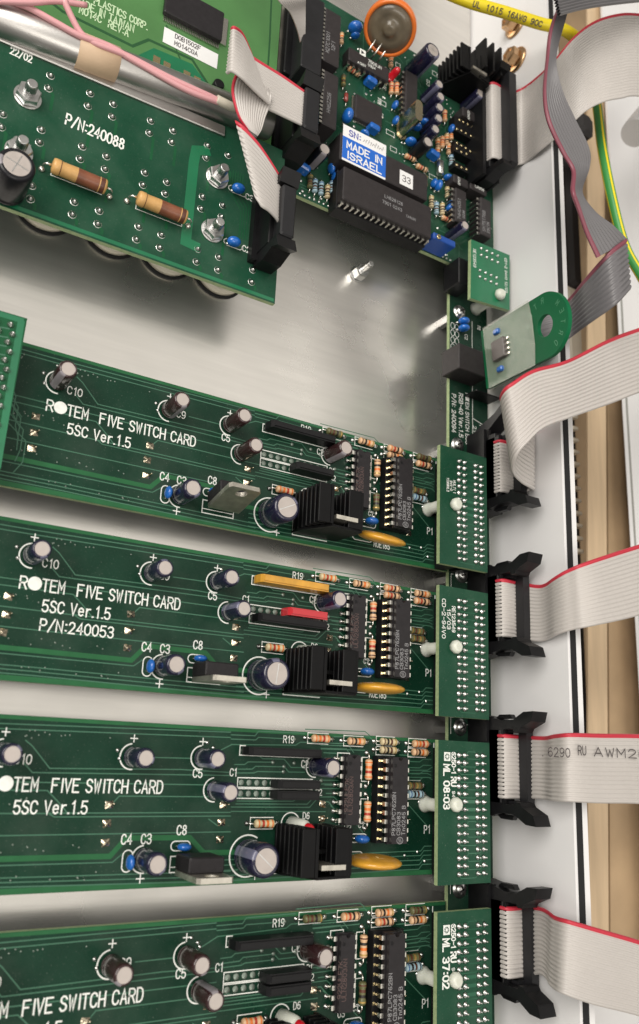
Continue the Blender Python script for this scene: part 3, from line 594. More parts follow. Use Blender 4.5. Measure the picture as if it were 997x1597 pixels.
    for x, y in ((-82.6, -3.2), (-80.6, -4.5), (-79.9, -5.6), (-108.4, -6.2), (-107.6, -8.3), (-141.6, -6.1), (-141, -9), (-13, -12.4), (-11.5, -34.5), (-6, -18.5), (-6.4, -33.6), (-3.4, -36.4)): dome(d, x, y, .5, .4)
    joints = d.mesh('solder_joints', ['solder', 'hole'])
    # one big flux-stained solder pad, with an uneven top
    q = MB(); rnd = random.Random(3)
    G = 7
    vs = []
    for a in range(G):
        for c_ in range(G):
            x, y = -1 + 2 * a / (G - 1), -1 + 2 * c_ / (G - 1); e = max(0, 1 - max(abs(x), abs(y)) ** 4)
            vs.append((x * 1.12, y * .98, .03 + e * (.35 + .35 * math.exp(-((x - .35) ** 2 + (y - .1) ** 2) * 4) + .18 * math.sin(3.1 * x + 1) * math.cos(2.7 * y))))
    q.add(vs, [(a * G + c_, (a + 1) * G + c_, (a + 1) * G + c_ + 1, a * G + c_ + 1) for a in range(G - 1) for c_ in range(G - 1)], 0, True)
    q.lathe([(.3, .5), (.28, 1.5), (.1, 1.7)], (.9, .25, 0), n=7, mi=0)
    pad = q.mesh('solder_pad', ['solder_gold'])
    return board, traces, legend, joints, pad
RES_H = [(-45.6, -.45), (-32.4, -.65), (-19.9, -.3), (-19.9, -2.9), (-6.8, -.4), (-7.0, -3.1), (-9.2, -13.5), (-8.7, -16.1), (-63.4, -24.7)]
RES_V = [(-27.4, -9.0), (-27.4, -21.4)]
CM = card_meshes()
def switch_card(row, label, cfg):
    t = thing('switch_card', label, 'circuit board', (0, ROWY[row], 0), 'identical long green switch cards set in rows'); LN = cfg
    board, traces, legend, joints, pad = CM
    place('circuit_board', board, t); place('copper_traces', traces, t); place('white_legend', legend, t); place('solder_joints', joints, t, kind='stuff')
    if cfg.get('pn'):
        s = MB(); text(s, 'P/N:240053', (-132.9, -27.0), 2.9, .09, width=19.6, thick=.38); s.build('part_number', 'silk', t)
    sm, c2 = ('small_brown', 'c2_brown') if cfg['brown'] else ('small_navy', 'c2')
    for i, (x, y) in enumerate(((-137.5, -7.9), (-104.3, -7.7), (-84.0, -7.3), (-79.4, -15.8))): put_cap(t, sm, (x, y, 0), rz=cfg['rz'][i], tilt=((cfg['tl'][i]), cfg['tl'][i] * .5))
    put_cap(t, c2, (-46.4, -8.6, 0), rz=.3, tilt=(0, cfg.get('c2t', 0))); put_cap(t, 'c3', (-98.2, -33.3, 0), rz=1.3); put_cap(t, 'big', (-67.6, -33.2, 0), rz=2.2 + row)
    res = cfg['res']
    for (x, y), k in zip(RES_H, res): place('resistor', TEMPLATES[k], t, (x, y, 0), rz=(0 if k != 'blue' else math.pi) + random.uniform(-.02, .02))
    for (x, y), k in zip(RES_V, cfg['resv']): place('resistor', TEMPLATES[k], t, (x, y, 0), rz=-math.pi / 2)
    put_dip(t, 'driver', (-34.7, -15.0, 0)); put_dip(t, 'mcu', (-19.6, -17.6, 0))
    for nm, ks in (('n19', cfg['n19']), ('n1', cfg['n1']), ('n2', cfg['n2'])):
        if ks:
            col, n, x0 = ks; y = {'n19': -4.9, 'n1': -13.7, 'n2': -16.7}[nm]
            place('resistor_network', sip_mesh('sip_%s_%d' % (col, n), col, n), t, (x0, y, 0))
    for x, ys in ((-109.0, (-19.9, -24.5, -29.2)), (-76.3, (-19.8, -24.4, -28.9)), (-141.8, (-19.3, -24.0, -28.6)), (-43.2, (-19.4, -23.6)), (-11.9, (-24.0, -29.4))):
        for y in ys: place('solder_pad', pad, t, (x + random.uniform(-.2, .2), y, 0), rz=random.uniform(-.15, .15) + random.choice((0, math.pi)), sc_=(.98, .95, random.uniform(.6, 1.3)))
    place('blue_disc_capacitor', TEMPLATES['blue_small'], t, (-102.6, -33.7, 0), rz=math.pi / 2); place('blue_disc_capacitor', TEMPLATES['blue_small'], t, (-88.0, -30.3, 0))
    place('blue_disc_capacitor', TEMPLATES['blue_disc'], t, (-30.4, -29.1, 0))
    place('yellow_disc_fuse', TEMPLATES['polyfuse'], t, (-30.4, -34.2 + (.8 if row == 1 else 0), 0), rz=cfg['fz'], rx=cfg['fx'])
    place('indicator_lamp', TEMPLATES['led'], t, (-54.0, -25.0, 0), rx=.1, ry=.30, sc_=(1, 1, .85))
    if row != 4 or True:
        heat_sink(t, (-50.1, -30.9, 0)); regulator(t, (-85.4, -34.1, 0), cfg['bend'])
    return t
switch_card(1, 'topmost long green switch card, brown capacitors and silver regulator tab bent back', dict(brown=1, rz=(0, 1, 2, 3), tl=(0, 0, 0, 0), res=('olive', 'tan_a', 'tan_c', 'tan_a', 'olive', 'tan_c', 'brown', 'blue', 'tan_b'), resv=('tan_a', 'olive'), n19=('black', 10, -71), n1=None, n2=('black', 6, -60.9), bend=-.22, fz=-.05, fx=.30, c2t=.0))
switch_card(2, 'long green switch card with yellow and red resistor strips, marked P/N:240053', dict(brown=0, rz=(1, 4, 2, 5), tl=(0, 0, 0, 0), res=('red4', 'tan_a', 'tan_c', 'tan_c', 'tan_a', 'tan_c', 'brown', 'brown', 'red4'), resv=('tan_c', 'tan_c'), n19=('ceram_y', 10, -71), n1=('red', 6, -60.9), n2=('black', 10, -71), bend=0, fz=0, fx=.03, pn=1))
switch_card(3, 'long green switch card with navy capacitors and all black resistor strips, third from top', dict(brown=0, rz=(3, 2, 0, 5), tl=(0, 0, 0, 0), res=('tan_b', 'tan_a', 'buff', 'buff', 'tan_b', 'tan_a', 'brown', 'blue', 'red4'), resv=('tan_b', 'tan_b'), n19=('black', 10, -71), n1=('black', 6, -60.9), n2=('black', 6, -60.9), bend=0, fz=0, fx=.04))
switch_card(4, 'lowest long green switch card with brown capacitors, cut off by the photo edge', dict(brown=1, rz=(3, 0, 1, 4), tl=(0, 0, 0, 0), res=('olive', 'tan_c', 'tan_a', 'tan_c', 'olive', 'tan_a', 'brown', 'blue', 'tan_b'), resv=('tan_a', 'olive'), n19=('black', 10, -71), n1=('black', 6, -60.9), n2=('black', 6, -60.9), bend=0, fz=0, fx=.04))

# ================================================================== PLUG BOARDS standing on the cards' right ends
ZP = 12.6
def plug_board(row, label, marks):
    t = thing('connector_board', label, 'circuit board', (0, ROWY[row], 0), 'small green connector boards over the card ends')
    x0, x1, y0, y1 = -8.6, 13.2, -41.6, 1.0 if row > 1 else 1.0
    b = MB(); b.box(x0, x1, y0, y1, ZP - 1.6, ZP, 0, side=1); b.build('circuit_board', ['pcb_mid', 'fr4'], t)
    k = MB(); 
    for i in range(16):
        y = -3.3 - i * 2.36 * 1.0
        for x in (-.2, 2.3, 7.6, 10.2): dome(k, x + random.uniform(-.06, .06), y + random.uniform(-.08, .08), random.uniform(.74, .9), random.uniform(.9, 1.15), 0, ZP, 10); k.cyl((x + .1, y, ZP + .4), (x + .12, y, ZP + 1.5), .22, 6)
    k.build('solder_joints', ['solder'], t, kind='stuff')
    tr = MB(); ci = 0
    for i in range(16):
        y = -3.3 - i * 2.36; Zt = ZP + .03 + .004 * (i % 5)
        if i in (0, 4, 13, 9): tr.stroke([(3, y), (3.9, y + 1.15), (6.9, y + 1.15), (7.4, y)], .22, Zt, ext=0)
        if i in (6, 7, 8): tr.stroke([(3, y), (7.2, y)], 1.0, Zt, ext=0)
        elif i in (1, 3, 5, 11, 15, 2): tr.stroke([(-.1, y - .3), (.9, y - 1.2), (6.9, y - 1.2), (7.6, y)], .22, Zt + .02, ext=0)
        else: tr.stroke([(3, y), (3.9, y - 1.1), (8.6, y - 1.1), (9.9, y)], .22, Zt + .03, ext=0)
    tr.stroke([(x0 + .3, y0 + .5), (x1 - .3, y0 + .5)], .8, ZP + .025, 1, ext=0); tr.stroke([(x1 - .5, y0 + 1.2), (x1 - .5, y1 - .3)], .9, ZP + .025, 1, ext=0)
    tr.build('copper_traces', ['trace_mid' if row != 3 else 'trace', 'pcb_mid'], t)
    m = MB()
    for s, x, y, h, th, wdt in marks: text(m, s, (x, y), h, ZP + .09, width=wdt, thick=th, ang=-math.pi / 2)
    if row in (3, 4):
        x, y = -6.3, -2.6
        m.add([(x, y, ZP + .09), (x, y - 2.7, ZP + .09), (x + 2.6, y - 2.7, ZP + .09), (x + 2.6, y, ZP + .09)], [(0, 1, 2, 3)])
        m.lathe([(.95, ZP + .11), (.9, ZP + .12)], (x + 1.3, y - 1.35, 0), n=14, mi=1); m.lathe([(.42, ZP + .13), (.4, ZP + .14)], (x + 1.3, y - 1.35, 0), n=10, mi=0)
        for a in range(8):
            an = a * math.pi / 4; m.stroke([(x + 1.3 + .5 * math.cos(an), y - 1.35 + .5 * math.sin(an)), (x + 1.3 + 1.15 * math.cos(an), y - 1.35 + 1.15 * math.sin(an))], .16, ZP + .15)
    m.build('white_legend', ['silk', 'pcb_mid'], t)
    s = MB(); s.box(-1.1, 3.2, -40.6, -1.4, 1.0, ZP - 1.62); s.box(6.6, 11.2, -40.6, -1.4, .1, ZP - 1.62); s.build('pin_socket', 'black', t)
    n = MB(); X, Y = -3.6, -19.1
    n.lathe([(2.7, .02), (2.6, .5), (2.2, 1.5), (2.0, 3), (2.0, ZP - 1.65)], (X, Y, 0), n=20)
    n.lathe([(1.75, ZP - 1.6), (1.8, ZP + .3), (2.3, ZP + .8), (2.25, ZP + 1.8), (1.7, ZP + 2.6), (1.3, ZP + 2.7)], (X, Y, 0), (.10, .06 * (row - 2), 1), n=9)
    n.build('nylon_standoff', 'nylon', t)
    return t
plug_board(1, 'small green connector board at right end of the topmost switch card, faint print', [('11368ML3', -5.6, -10.6, 1.0, .17, 5.0), ('94V-0', -4.1, -11.4, 1.0, .17, 3.6), ('MULTI 1', -2.6, -11.0, 1.0, .17, 4.6)])
plug_board(2, 'small green connector board printed CD-2-94V0 and 15/03', [('CD-2-94V0', -7.4, -3.6, 1.45, .24, 13.0), ('15/03', -5.2, -6.6, 1.35, .24, 6.8), ('RE123549', -3.1, -5.6, 1.35, .24, 8.6)])
plug_board(3, 'small green connector board printed ML 08:03', [('ML 08:03', -6.4, -6.4, 2.4, .50, 13.2), ('6250-1', -3.1, -2.6, 1.6, .34, 6.4), ('RU', -3.3, -10.2, 2.0, .46, 2.6), ('94V-0', -2.9, -14.4, 1.1, .22, 4.6)])
plug_board(4, 'small green connector board printed ML 37:02 with a stray solder whisker', [('ML 37:02', -6.4, -6.4, 2.4, .50, 13.2), ('6250-1', -3.1, -2.6, 1.6, .34, 6.4), ('RU', -3.3, -10.2, 2.0, .46, 2.6), ('94V-0', -2.9, -14.4, 1.1, .22, 4.6)])

# ================================================================== BUS BOARD with box headers
bus = thing('bus_board', 'tall narrow green bus board running down behind the connector boards, black headers on it', 'circuit board', (6.4, 0, 0))
b = MB(); b.box(0, 19.8, -300, 88, -1.6 - .02, -.02 - .0, 0, side=1); b.build('circuit_board', ['pcb', 'fr4'], bus)
s = MB(); Z = .06
s.stroke([(11.7, -300), (11.7, 64)], .25, Z, ext=0)
for dy in (0, -50, -100, -150): s.stroke([(2.0, dy + 9.0), (1.0, dy + 9.0), (1.0, dy + 3.5)], .2, Z + .006)
s.stroke([(11.9, 22), (17.9, 20.4)], .25, Z); s.stroke([(17.8, dy := -38.9), (16.2, dy)], .25, Z)
for r in (0, -50, -100, -150): s.stroke([(17.9, r - 38.6), (16.0, r - 38.6)], .3, Z); s.stroke([(11.8, r + 6.8), (8, r + 6.8)], .2, Z)
def bus_text(st, u0, v0, h, wdt, th): p = at(u0, v0, 0); text(s, st, (p.x - 6.4, p.y), h, Z + .01, width=wdt, thick=th, ang=-math.pi / 2)
bus_text('P/N: 240094', 705, 614, 1.9, 15.6, .28); bus_text('RSB-40 Ver.1.5', 716, 613, 1.9, 18.0, .28); bus_text('R TEM SWITCH BUS', 726, 613, 1.7, 21.0, .25)
pc = at(729, 621.5, 0); s.lathe([(1.0, Z), (.95, Z + .02)], (pc.x - 6.4, pc.y, 0), n=16)
bus_text('P1', 748, 663, 1.5, 1.6, .25); bus_text('21', 738, 664, 1.6, 2.4, .25); bus_text('C2', 725, 521, 1.4, 2.2, .25); bus_text('P2', 745, 508, 1.4, 1.6, .25)
for k in range(4):
    p = at(706, 508 + k * 11.0, 0); x, y = p.x - 6.4, p.y
    for off in (0, 2.2): s.stroke([(x + off + 1.0 * math.cos(a) , y + 1.3 * math.sin(a)) for a in [i * math.pi / 8 for i in range(17)]], .22, Z + .012)
s.build('white_legend', ['silk'], bus)
def header(parent, y, top_open=False, x=13.1, npair=8):
    """shrouded pin header with two ejector latches; the plug of the ribbon sits in it"""
    h = npair * 1.27; b = MB(); e = h + 5.6
    b.box(x - 4.4, x + 4.4, y - e, y + e, .05, 2.2)
    b.box(x - 4.4, x - 3.3, y - e, y + e, 2.2, 9.4); b.box(x + 3.3, x + 4.4, y - e, y + e, 2.2, 9.4)
    for sg in (-1, 1):
        b.box(x - 3.3, x - 2.1, y + sg * (h + 2.2), y + sg * e, 2.2, 10.6); b.box(x + 2.1, x + 3.3, y + sg * (h + 2.2), y + sg * e, 2.2, 10.6)
    hd = b.build('box_header', 'black', parent)
    prof = [(h + 2.4, 3), (h + 5.4, 1.5), (h + 6.3, 4), (h + 5.6, 9), (h + 4.3, 15), (h + 4.6, 20.5), (h + 7.0, 25.0), (h + 7.2, 29.3), (h + 4.0, 28.2), (h + 1.9, 23.4), (h + .6, 22.6), (h + .5, 20.9), (h + 1.6, 20.2), (h + 1.2, 9)]
    for sg in (-1, 1):
        l = MB(); T = Matrix(((0, 0, 1, x), (sg, 0, 0, y), (0, 1, 0, 0), (0, 0, 0, 1)))
        if sg == 1 and top_open:
            T = Matrix.Translation((x, y + h + 5, 3)) @ Matrix.Rotation(-.55, 4, 'X') @ Matrix.Translation((-x, -y - h - 5, -3)) @ T
        l.prism(prof, -3.2, 3.4, T); l.prism([(h + 5.0, 10), (h + 6.3, 12), (h + 6.4, 17), (h + 5.0, 18)], -1.0, 1.0, T)
        o = l.build('latch', 'idc' if top_open and sg == 1 else 'black', hd)
    return hd
def plug(parent, x, y, npair=8, zt=16.0):
    """IDC plug with strain relief bar; ribbon ribs wrap over its top"""
    h = npair * 1.27
    b = MB(); b.box(x - 3.1, x + 3.1, y - h - 1.6, y + h + 1.6, 3, zt - 1.5, 0, ch=.3); b.box(x - 3.1, x + 3.1, y - h - 3.1, y + h + 3.1, 8.5, zt - 2.2, 0, ch=.2); 
    b.box(x - 3.1, x - 1.9, y - h - 1.6, y + h + 1.6, zt - 1.5, zt - .3)
    pl = b.build('plug', 'black', parent)
    s = MB(); s.prism([(-h - 1.9, 0), (h + 1.9, 0), (h + 2.3, 1.0), (h + 2.3, 2.6), (h + 1.4, 3.6), (-h - 1.4, 3.6), (-h - 2.3, 2.6), (-h - 2.3, 1.0)], x + 3.0, x + 6.0, Matrix(((0, 0, 1, 0), (1, 0, 0, y), (0, 1, 0, zt + .7), (0, 0, 0, 1))))
    for sg in (-1, 1): s.box(x + .2, x + 5.9, y + sg * (h + .6), y + sg * (h + 2.6), zt - 2.0, zt + 1.4)
    s.build('strain_relief', 'idc', pl)
    return pl
HY = {1: -1.9, 2: -53.75, 3: -106.1, 4: -158.3}
for row in (1, 2, 3, 4): header(bus, HY[row], top_open=(row == 1))
# bus board screws on metal spacers
for (u, v), lab in (((719, 487), 'zinc screw on the bus board between round key board and small square green board'), ((720, 1134), 'zinc screw between the second and third connector boards'), ((719, 1386), 'zinc screw between the two lowest connector boards'), ((722, 897), 'zinc screw between the first and second connector boards'), ((716, 694), 'zinc screw just above the topmost connector board')):
    p = at(u - 3, v, 0); t = thing('mounting_screw', lab, 'screw', (p.x, p.y, 0), 'screws holding the bus board')
    m = MB(); screw_top(m, 0, 0, .08, 2.3); m.build('screw_head', ['steel', 'dark'], t)
    m = MB(); m.lathe([(2.4, ZPL), (2.4, -1.65)], n=6, smooth=False); m.build('spacer', 'steel', t)
# ================================================================== RIBBON CABLES
def cable(name, label, pairs_list, n, rib='white_rib', red='red_rib', group=None, rad=.50, seg=8, nored=False):
    t = thing(name, label, 'ribbon cable', (0, 0, 0), group)
    m = MB()
    for P in pairs_list: ribbon(m, P, n, seg=seg, rad=rad, red=0 if nored else 1)
    m.build('ribbon', [rib, red], t); return t
GR = 'white flat cables plugged into the black headers'
XH = 19.5
def plugged(row, label, run, n=16):
    y = HY[row]; h = n * 1.27 / 2; zt = 16.0
    start = [(Vector((XH - 2.9, y + h, zt - 2.6)), Vector((XH - 2.9, y - h, zt - 2.6))), (Vector((XH - 2.7, y + h, zt - .5)), Vector((XH - 2.7, y - h, zt - .5))), (Vector((XH - .9, y + h, zt + .15)), Vector((XH - .9, y - h, zt + .15))),
             (Vector((XH + 2.6, y + h, zt + .1)), Vector((XH + 2.6, y - h, zt + .1))), (Vector((XH + 5.4, y + h, zt + .1)), Vector((XH + 5.4, y - h, zt + .1)))]
    t = cable('ribbon_cable', label, [start + run], n, group=GR); plug(t, XH, y); return t
t1 = plugged(1, 'white flat cable looping up from the topmost black header below the round key board', [
    pr2(826, 672, 826, 765, 19.5), pr2(832, 666, 832, 765, 23), pr2(824, 655, 828, 762, 28), pr2(803, 640, 812, 752, 31), pr2(783, 622, 800, 735, 36), pr2(786, 606, 806, 712, 42),
    pr2(800, 595, 822, 692, 45), pr2(832, 576, 848, 668, 47), pr2(885, 561, 892, 651, 48), pr2(949, 529, 952, 630, 48), pr2(1000, 510, 1002, 611, 48), pr2(1090, 480, 1095, 580, 48)])
plugged(2, 'white flat cable leaving the second black header and rising to the right', [
    pr2(838, 912, 838, 1001, 22.5), pr2(852, 909, 854, 998, 27), pr2(866, 899, 870, 990, 33), pr2(885, 888, 892, 983, 38), pr2(920, 874, 927, 976, 43), pr2(1000, 848, 1000, 959, 44), pr2(1100, 818, 1100, 925, 44)])
t3 = plugged(3, 'white flat cable with black printing, running straight right from the third black header', [
    pr2(838, 1148, 838, 1246, 22.5), pr2(852, 1148, 852, 1248, 27), pr2(866, 1145, 866, 1250, 33), pr2(890, 1143, 892, 1251, 39), pr2(935, 1144, 935, 1253, 40), pr2(1000, 1145, 1000, 1254, 40), pr2(1100, 1150, 1100, 1262, 40)])
plugged(4, 'white flat cable sloping down to the right from the lowest black header', [
    pr2(842, 1414, 842, 1520, 23), pr2(855, 1420, 854, 1528, 28), pr2(866, 1428, 862, 1541, 33), pr2(890, 1435, 882, 1552, 39), pr2(935, 1448, 925, 1567, 41), pr2(1000, 1467, 1000, 1586, 42), pr2(1100, 1500, 1100, 1620, 42)])
m = MB(); a = at(841, 1179, 41.3); text(m, '. 6290', (at(846, 1179, 41.2).x, at(846, 1179, 41.2).y), 2.6, 41.3 - .35 + 0, width=at(890, 1179, 41.2).x - at(846, 1179, 41.2).x, thick=.34)
p0, p1 = at(903, 1177, 41.2), at(915, 1177, 41.2); text(m, 'RU', (p0.x, p0.y), 2.6, 41.0, width=p1.x - p0.x, thick=.34)
p0, p1 = at(928, 1179, 41.2), at(1010, 1177, 41.2); text(m, 'AWM20', (p0.x, p0.y), 2.6, 41.0, width=p1.x - p0.x, thick=.34)
m.build('printing', 'print', t3)
# wide cable from the processor board
PX, PY, PH = 18.0, 149.2, 15 * 1.27; PZ = 16.0
t = cable('wide_ribbon_cable', 'broad white flat cable arching from the processor board header over the enclosure edge', [[
    (Vector((PX - 2.9, PY + PH, PZ - 3)), Vector((PX - 2.9, PY - PH, PZ - 3))), (Vector((PX - 2.7, PY + PH, PZ - .5)), Vector((PX - 2.7, PY - PH, PZ - .5))), (Vector((PX - .9, PY + PH, PZ + .35)), Vector((PX - .9, PY - PH, PZ + .35))),
    (Vector((PX + 2.2, PY + PH, PZ + .3)), Vector((PX + 2.2, PY - PH, PZ + .3))), pr2(793, 143, 796, 257, 17), pr2(816, 136, 818, 255, 20), pr2(842, 116, 842, 236, 30), pr2(866, 92, 880, 205, 42), pr2(894, 58, 912, 175, 50), pr2(925, 34, 940, 160, 54), pr2(961, 22, 968, 154, 56), pr2(997, 21, 999, 151, 57), pr2(1080, 32, 1080, 168, 57)]], 30, rad=.36, seg=7)
b = MB(); h = PH
b.box(PX - 3.1, PX + 3.1, PY - h - 3, PY + h + 3, 5, PZ - 1.6, ch=.3); b.box(PX + 2.2, PX + 3.1, PY - h - 2.6, PY + h + 2.6, PZ - 1.6, PZ + .4)
pl = b.build('plug', 'black', t); b = MB(); b.prism([(-h - 3, -.5), (h + 3, -.5), (h + 4.6, 2.2), (h + 3.4, 4.8), (-h - 3, 4.8), (-h - 3.6, 2.2)], PX + 1.6, PX + 5.6, Matrix(((0, 0, 1, 0), (1, 0, 0, PY), (0, 1, 0, PZ + .9), (0, 0, 0, 1)))); b.build('strain_relief', 'idc', pl)
# grey cable: hanging, twisting strand and the folded lower run behind the key board
t = cable('grey_ribbon_cable', 'narrow grey flat cable twisting down the enclosure edge, folding behind the round key board', [[
    pr2(905, -60, 925, -62, 66), pr2(876, 0, 889, 0, 64), pr2(859, 44, 882, 26, 63), pr2(853, 92, 866, 91, 61), pr2(848, 145, 876, 142, 60), pr2(854, 189, 896, 186, 60), pr2(876, 237, 918, 232, 60), pr2(893, 266, 918, 262, 61, 58), pr2(893, 298, 906, 300, 63, 57),
    pr2(901, 324, 927, 332, 62, 58), pr2(913, 362, 955, 352, 60), pr2(931, 402, 979, 375, 60)],
    [pr2(976, 372, 983, 452, 61.5), pr2(950, 392, 960, 476, 60), pr2(915, 432, 922, 503, 50), pr2(888, 465, 892, 525, 38.5), pr2(866, 478, 866, 545, 35.5), pr2(838, 484, 834, 560, 30), pr2(814, 494, 808, 575, 25)]], 10, 'grey_rib', 'red_rib2', rad=.60)
cable('grey_ribbon_end', 'short stretch of grey flat cable crossing the top right corner', [[pr2(862, -22, 872, 25, 70), pr2(905, -30, 910, 15, 68), pr2(950, -38, 955, 8, 67), pr2(1010, -42, 1012, 2, 66), pr2(1080, -45, 1080, -4, 66)]], 10, 'grey_rib', 'red_rib2', rad=.60)
# folded cable at the upper left
t = cable('folded_ribbon_cable', 'folded white flat cable between the processor board and the large green board at upper left', [
    [pr2(481, 146, 478, 200, 18), pr2(440, 117, 438, 181, 19), pr2(408, 97, 416, 170, 20), pr2(385, 82, 385, 150, 20.5)],
    [pr2(362, 43, 354, 116, 27, 25), pr2(366, 41, 362, 113, 28, 27), pr2(377, 50, 378, 124, 26, 27), pr2(386, 70, 398, 143, 23.5, 25), pr2(391, 84, 421, 164, 22, 22.5)],
    [pr2(380, 100, 420, 140, 22), pr2(366, 118, 424, 152, 21), pr2(361, 140, 421, 166, 21), pr2(366, 166, 414, 184, 21), pr2(374, 186, 408, 203, 21), pr2(386, 203, 401, 214, 21)],
    [pr2(367, 187, 398, 308, 24), pr2(378, 195, 407, 322, 25), pr2(402, 222, 420, 331, 24), pr2(425, 256, 432, 344, 22), pr2(441, 283, 437, 356, 20)]], 14, rad=.45)
cable('upper_ribbon_cable', 'white flat cable at the top edge dropping into the long black socket', [[pr2(434, -40, 478, -40, 24), pr2(433, -2, 477, -6, 22), pr2(452, 20, 476.5, 14, 18), pr2(464, 48, 476, 44, 14), pr2(470, 74, 475, 70, 10), pr2(473, 92, 474.5, 91, 6)]], 12, rad=.25, nored=True)
# ================================================================== PROCESSOR BOARD
ZQ = 2.0
o0 = at(590, 200, ZQ); PB = thing('processor_board', 'crowded green board at the top with a MADE IN ISRAEL sticker on its biggest chips', 'circuit board', (o0.x, o0.y, ZQ))
def q(u, v, z=0): p = at(u, v, ZQ + z); return (p.x - o0.x, p.y - o0.y, z)
def qb(u0, v0, u1, v1, z): a, b_ = q(u0, v0, z), q(u1, v1, z); return a[0], b_[0], b_[1], a[1]     # x0 x1 y0 y1 of an upright box whose top corners show at TL and BR
c0 = q(464, 307); c1 = q(713, 413); xl = q(447, 16)[0]; yb = (c0[1] + c1[1]) / 2
xr = q(768, 250)[0]; ytp = q(630, 72)[1]
b = MB(); b.box(xl, xr, yb, ytp, -1.6, 0, 0, side=1); b.build('circuit_board', ['pcb_mid', 'fr4'], PB)
# dense traces and legend marks
tr = MB(); sk = MB(); jt = MB(); rnd = random.Random(11)
for k in range(90):
    x = rnd.uniform(xl + 2, xr - 3); y = rnd.uniform(yb + 2, ytp - 3); L = rnd.uniform(3, 14); d = rnd.choice((-1, 1)); v = rnd.random() < .4
    P = [(x, y), (x + L * .6, y), (x + L * .6 + 1.5, y + 1.5 * d), (min(xr - 1, x + L), y + 1.5 * d)] if not v else [(x, y), (x, y + L * .6 * d), (x + 1.2, y + (L * .6 + 1.2) * d), (x + 1.2, y + L * d)]
    P = [(min(max(a, xl + .6), xr - .6), min(max(b_, yb + .6), ytp - .6)) for a, b_ in P]
    tr.stroke(P, .25, .03 + .004 * (k % 9), 0, ext=0)
for k in range(330):
    x = rnd.uniform(xl + 1, xr - 1); y = rnd.uniform(yb + 1, ytp - 1); dome(jt, x, y, rnd.choice((.3, .45, .6)), rnd.uniform(.2, .6), n=6)
for k in range(26):
    u, v = q(rnd.uniform(590, 690), rnd.uniform(100, 330))[:2]; w_ = rnd.choice((2.2, 3, 4)); hh = rnd.choice((1.6, 2.2)); z_ = .08 + .004 * (k % 6)
    r = 1.0; x, y = u, v
    sk.stroke([(x + w_ * .5 * (1 if i in (0, 3, 4) else -1), y + r * (1 if i in (0, 1, 4) else -1)) for i in range(5)], .2, z_) if k % 2 else text(sk, rnd.choice(('C12', 'R7', 'U4', 'C8', 'R21', 'D3', 'J2')), (x, y), 1.5, z_, thick=.22, wide=.8, ang=rnd.choice((0, math.pi / 2)))
for i in range(40):                     # joints along the lower edge
    x = c0[0] + 1 + i * 2.0
    if x < xr - 2: dome(jt, x, yb + 1.3, .5, .4, n=6)
tr.build('copper_traces', ['trace'], PB, kind='stuff'); sk.build('white_legend', ['silk'], PB); jt.build('solder_joints', ['solder'], PB, kind='stuff')
def qchip(u0, v0, u1, v1, z, body='chip_warm', pins='', npin=0, z0=.6, name='chip', lines=None, lead='pin', label=None, mk='mark', sock=0, zoff=1.5):
    x0, x1, y0, y1 = qb(u0, v0, u1, v1, z); xc, yc = (x0 + x1) / 2, (y0 + y1) / 2; m = MB()
    m.box(x0 - xc, x1 - xc, y0 - yc, y1 - yc, z0, z, 0, ch=.35); o = m.build(name, body, PB, (xc, yc, 0), label=label)
    p = MB(); zc = z - zoff
    if sock: sk_ = MB(); sk_.box(x0 - xc - .2, x1 - xc + .2, y0 - yc - 1.6, y1 - yc + 1.0, .2, sock, 0, ch=.2); sk_.build('socket', 'black', o)
    if pins:
        hx, hy = (x1 - x0) / 2, (y1 - y0) / 2
        for sd in pins:
            Ls = (y1 - y0) if sd in 'lr' else (x1 - x0); st = (Ls - 1.4) / max(1, npin - 1)
            for i in range(npin):
                a = -Ls / 2 + .7 + i * st; w2 = min(.55, st * .27)
                if sd in 'lr':
                    sg = -1 if sd == 'l' else 1; p.box(sg * hx, sg * (hx + 1.1), a - w2, a + w2, zc, zc + .25); p.box(sg * (hx + .85), sg * (hx + 1.1), a - w2 * .6, a + w2 * .6, 0, zc)
                else:
                    sg = -1 if sd == 'b' else 1; p.box(a - w2, a + w2, sg * hy, sg * (hy + 1.1), zc, zc + .25); p.box(a - w2 * .6, a + w2 * .6, sg * (hy + .85), sg * (hy + 1.1), 0, zc)
        p.build('pins', lead, o, kind='stuff')
    if lines:
        t = MB()
        for s_, x, y, hh, th, ang in lines: text(t, s_, (x, y), hh, z + .04, thick=th, ang=ang, wide=.9)
        t.build('marking', mk, o)
    return o, (x0, x1, y0, y1)
PI2 = math.pi / 2
bigc, bb = qchip(532, 205, 667, 313, 9.0, z0=1, label='black 28-pin chip carrying the blue and white sticker')
lowc, lb = qchip(537, 258, 673, 372, 9.4, pins='b', npin=18, z0=5.6, sock=5.5, lines=[('LH628128', -2, 1.5, 1.3, .16, 0), ('7901 0243', -3, -1.2, 1.3, .16, 0), ('TAIWAN', 8, -2.5, 1.0, .14, 0)], lead='pin')
m = MB()   # sticker on the upper chip, lying on its top
hx, hy = (bb[1] - bb[0]) / 2, (bb[3] - bb[2]) / 2; zt_ = 9.0 + .06
def lab(u, v): p = at(u, v, ZQ + zt_); return (p.x - o0.x - (bb[0] + bb[1]) / 2, p.y - o0.y - (bb[2] + bb[3]) / 2)
A0, A1, A2, A3 = lab(534.4, 196.6), lab(602.6, 222.7), lab(601.4, 278.8), lab(534.4, 250.8)
lx0, lx1 = (A0[0] + A3[0]) / 2, (A1[0] + A2[0]) / 2; ly1 = (A0[1] + A1[1]) / 2; ly0 = (A2[1] + A3[1]) / 2; lyH = ly1 - (ly1 - ly0) * .33
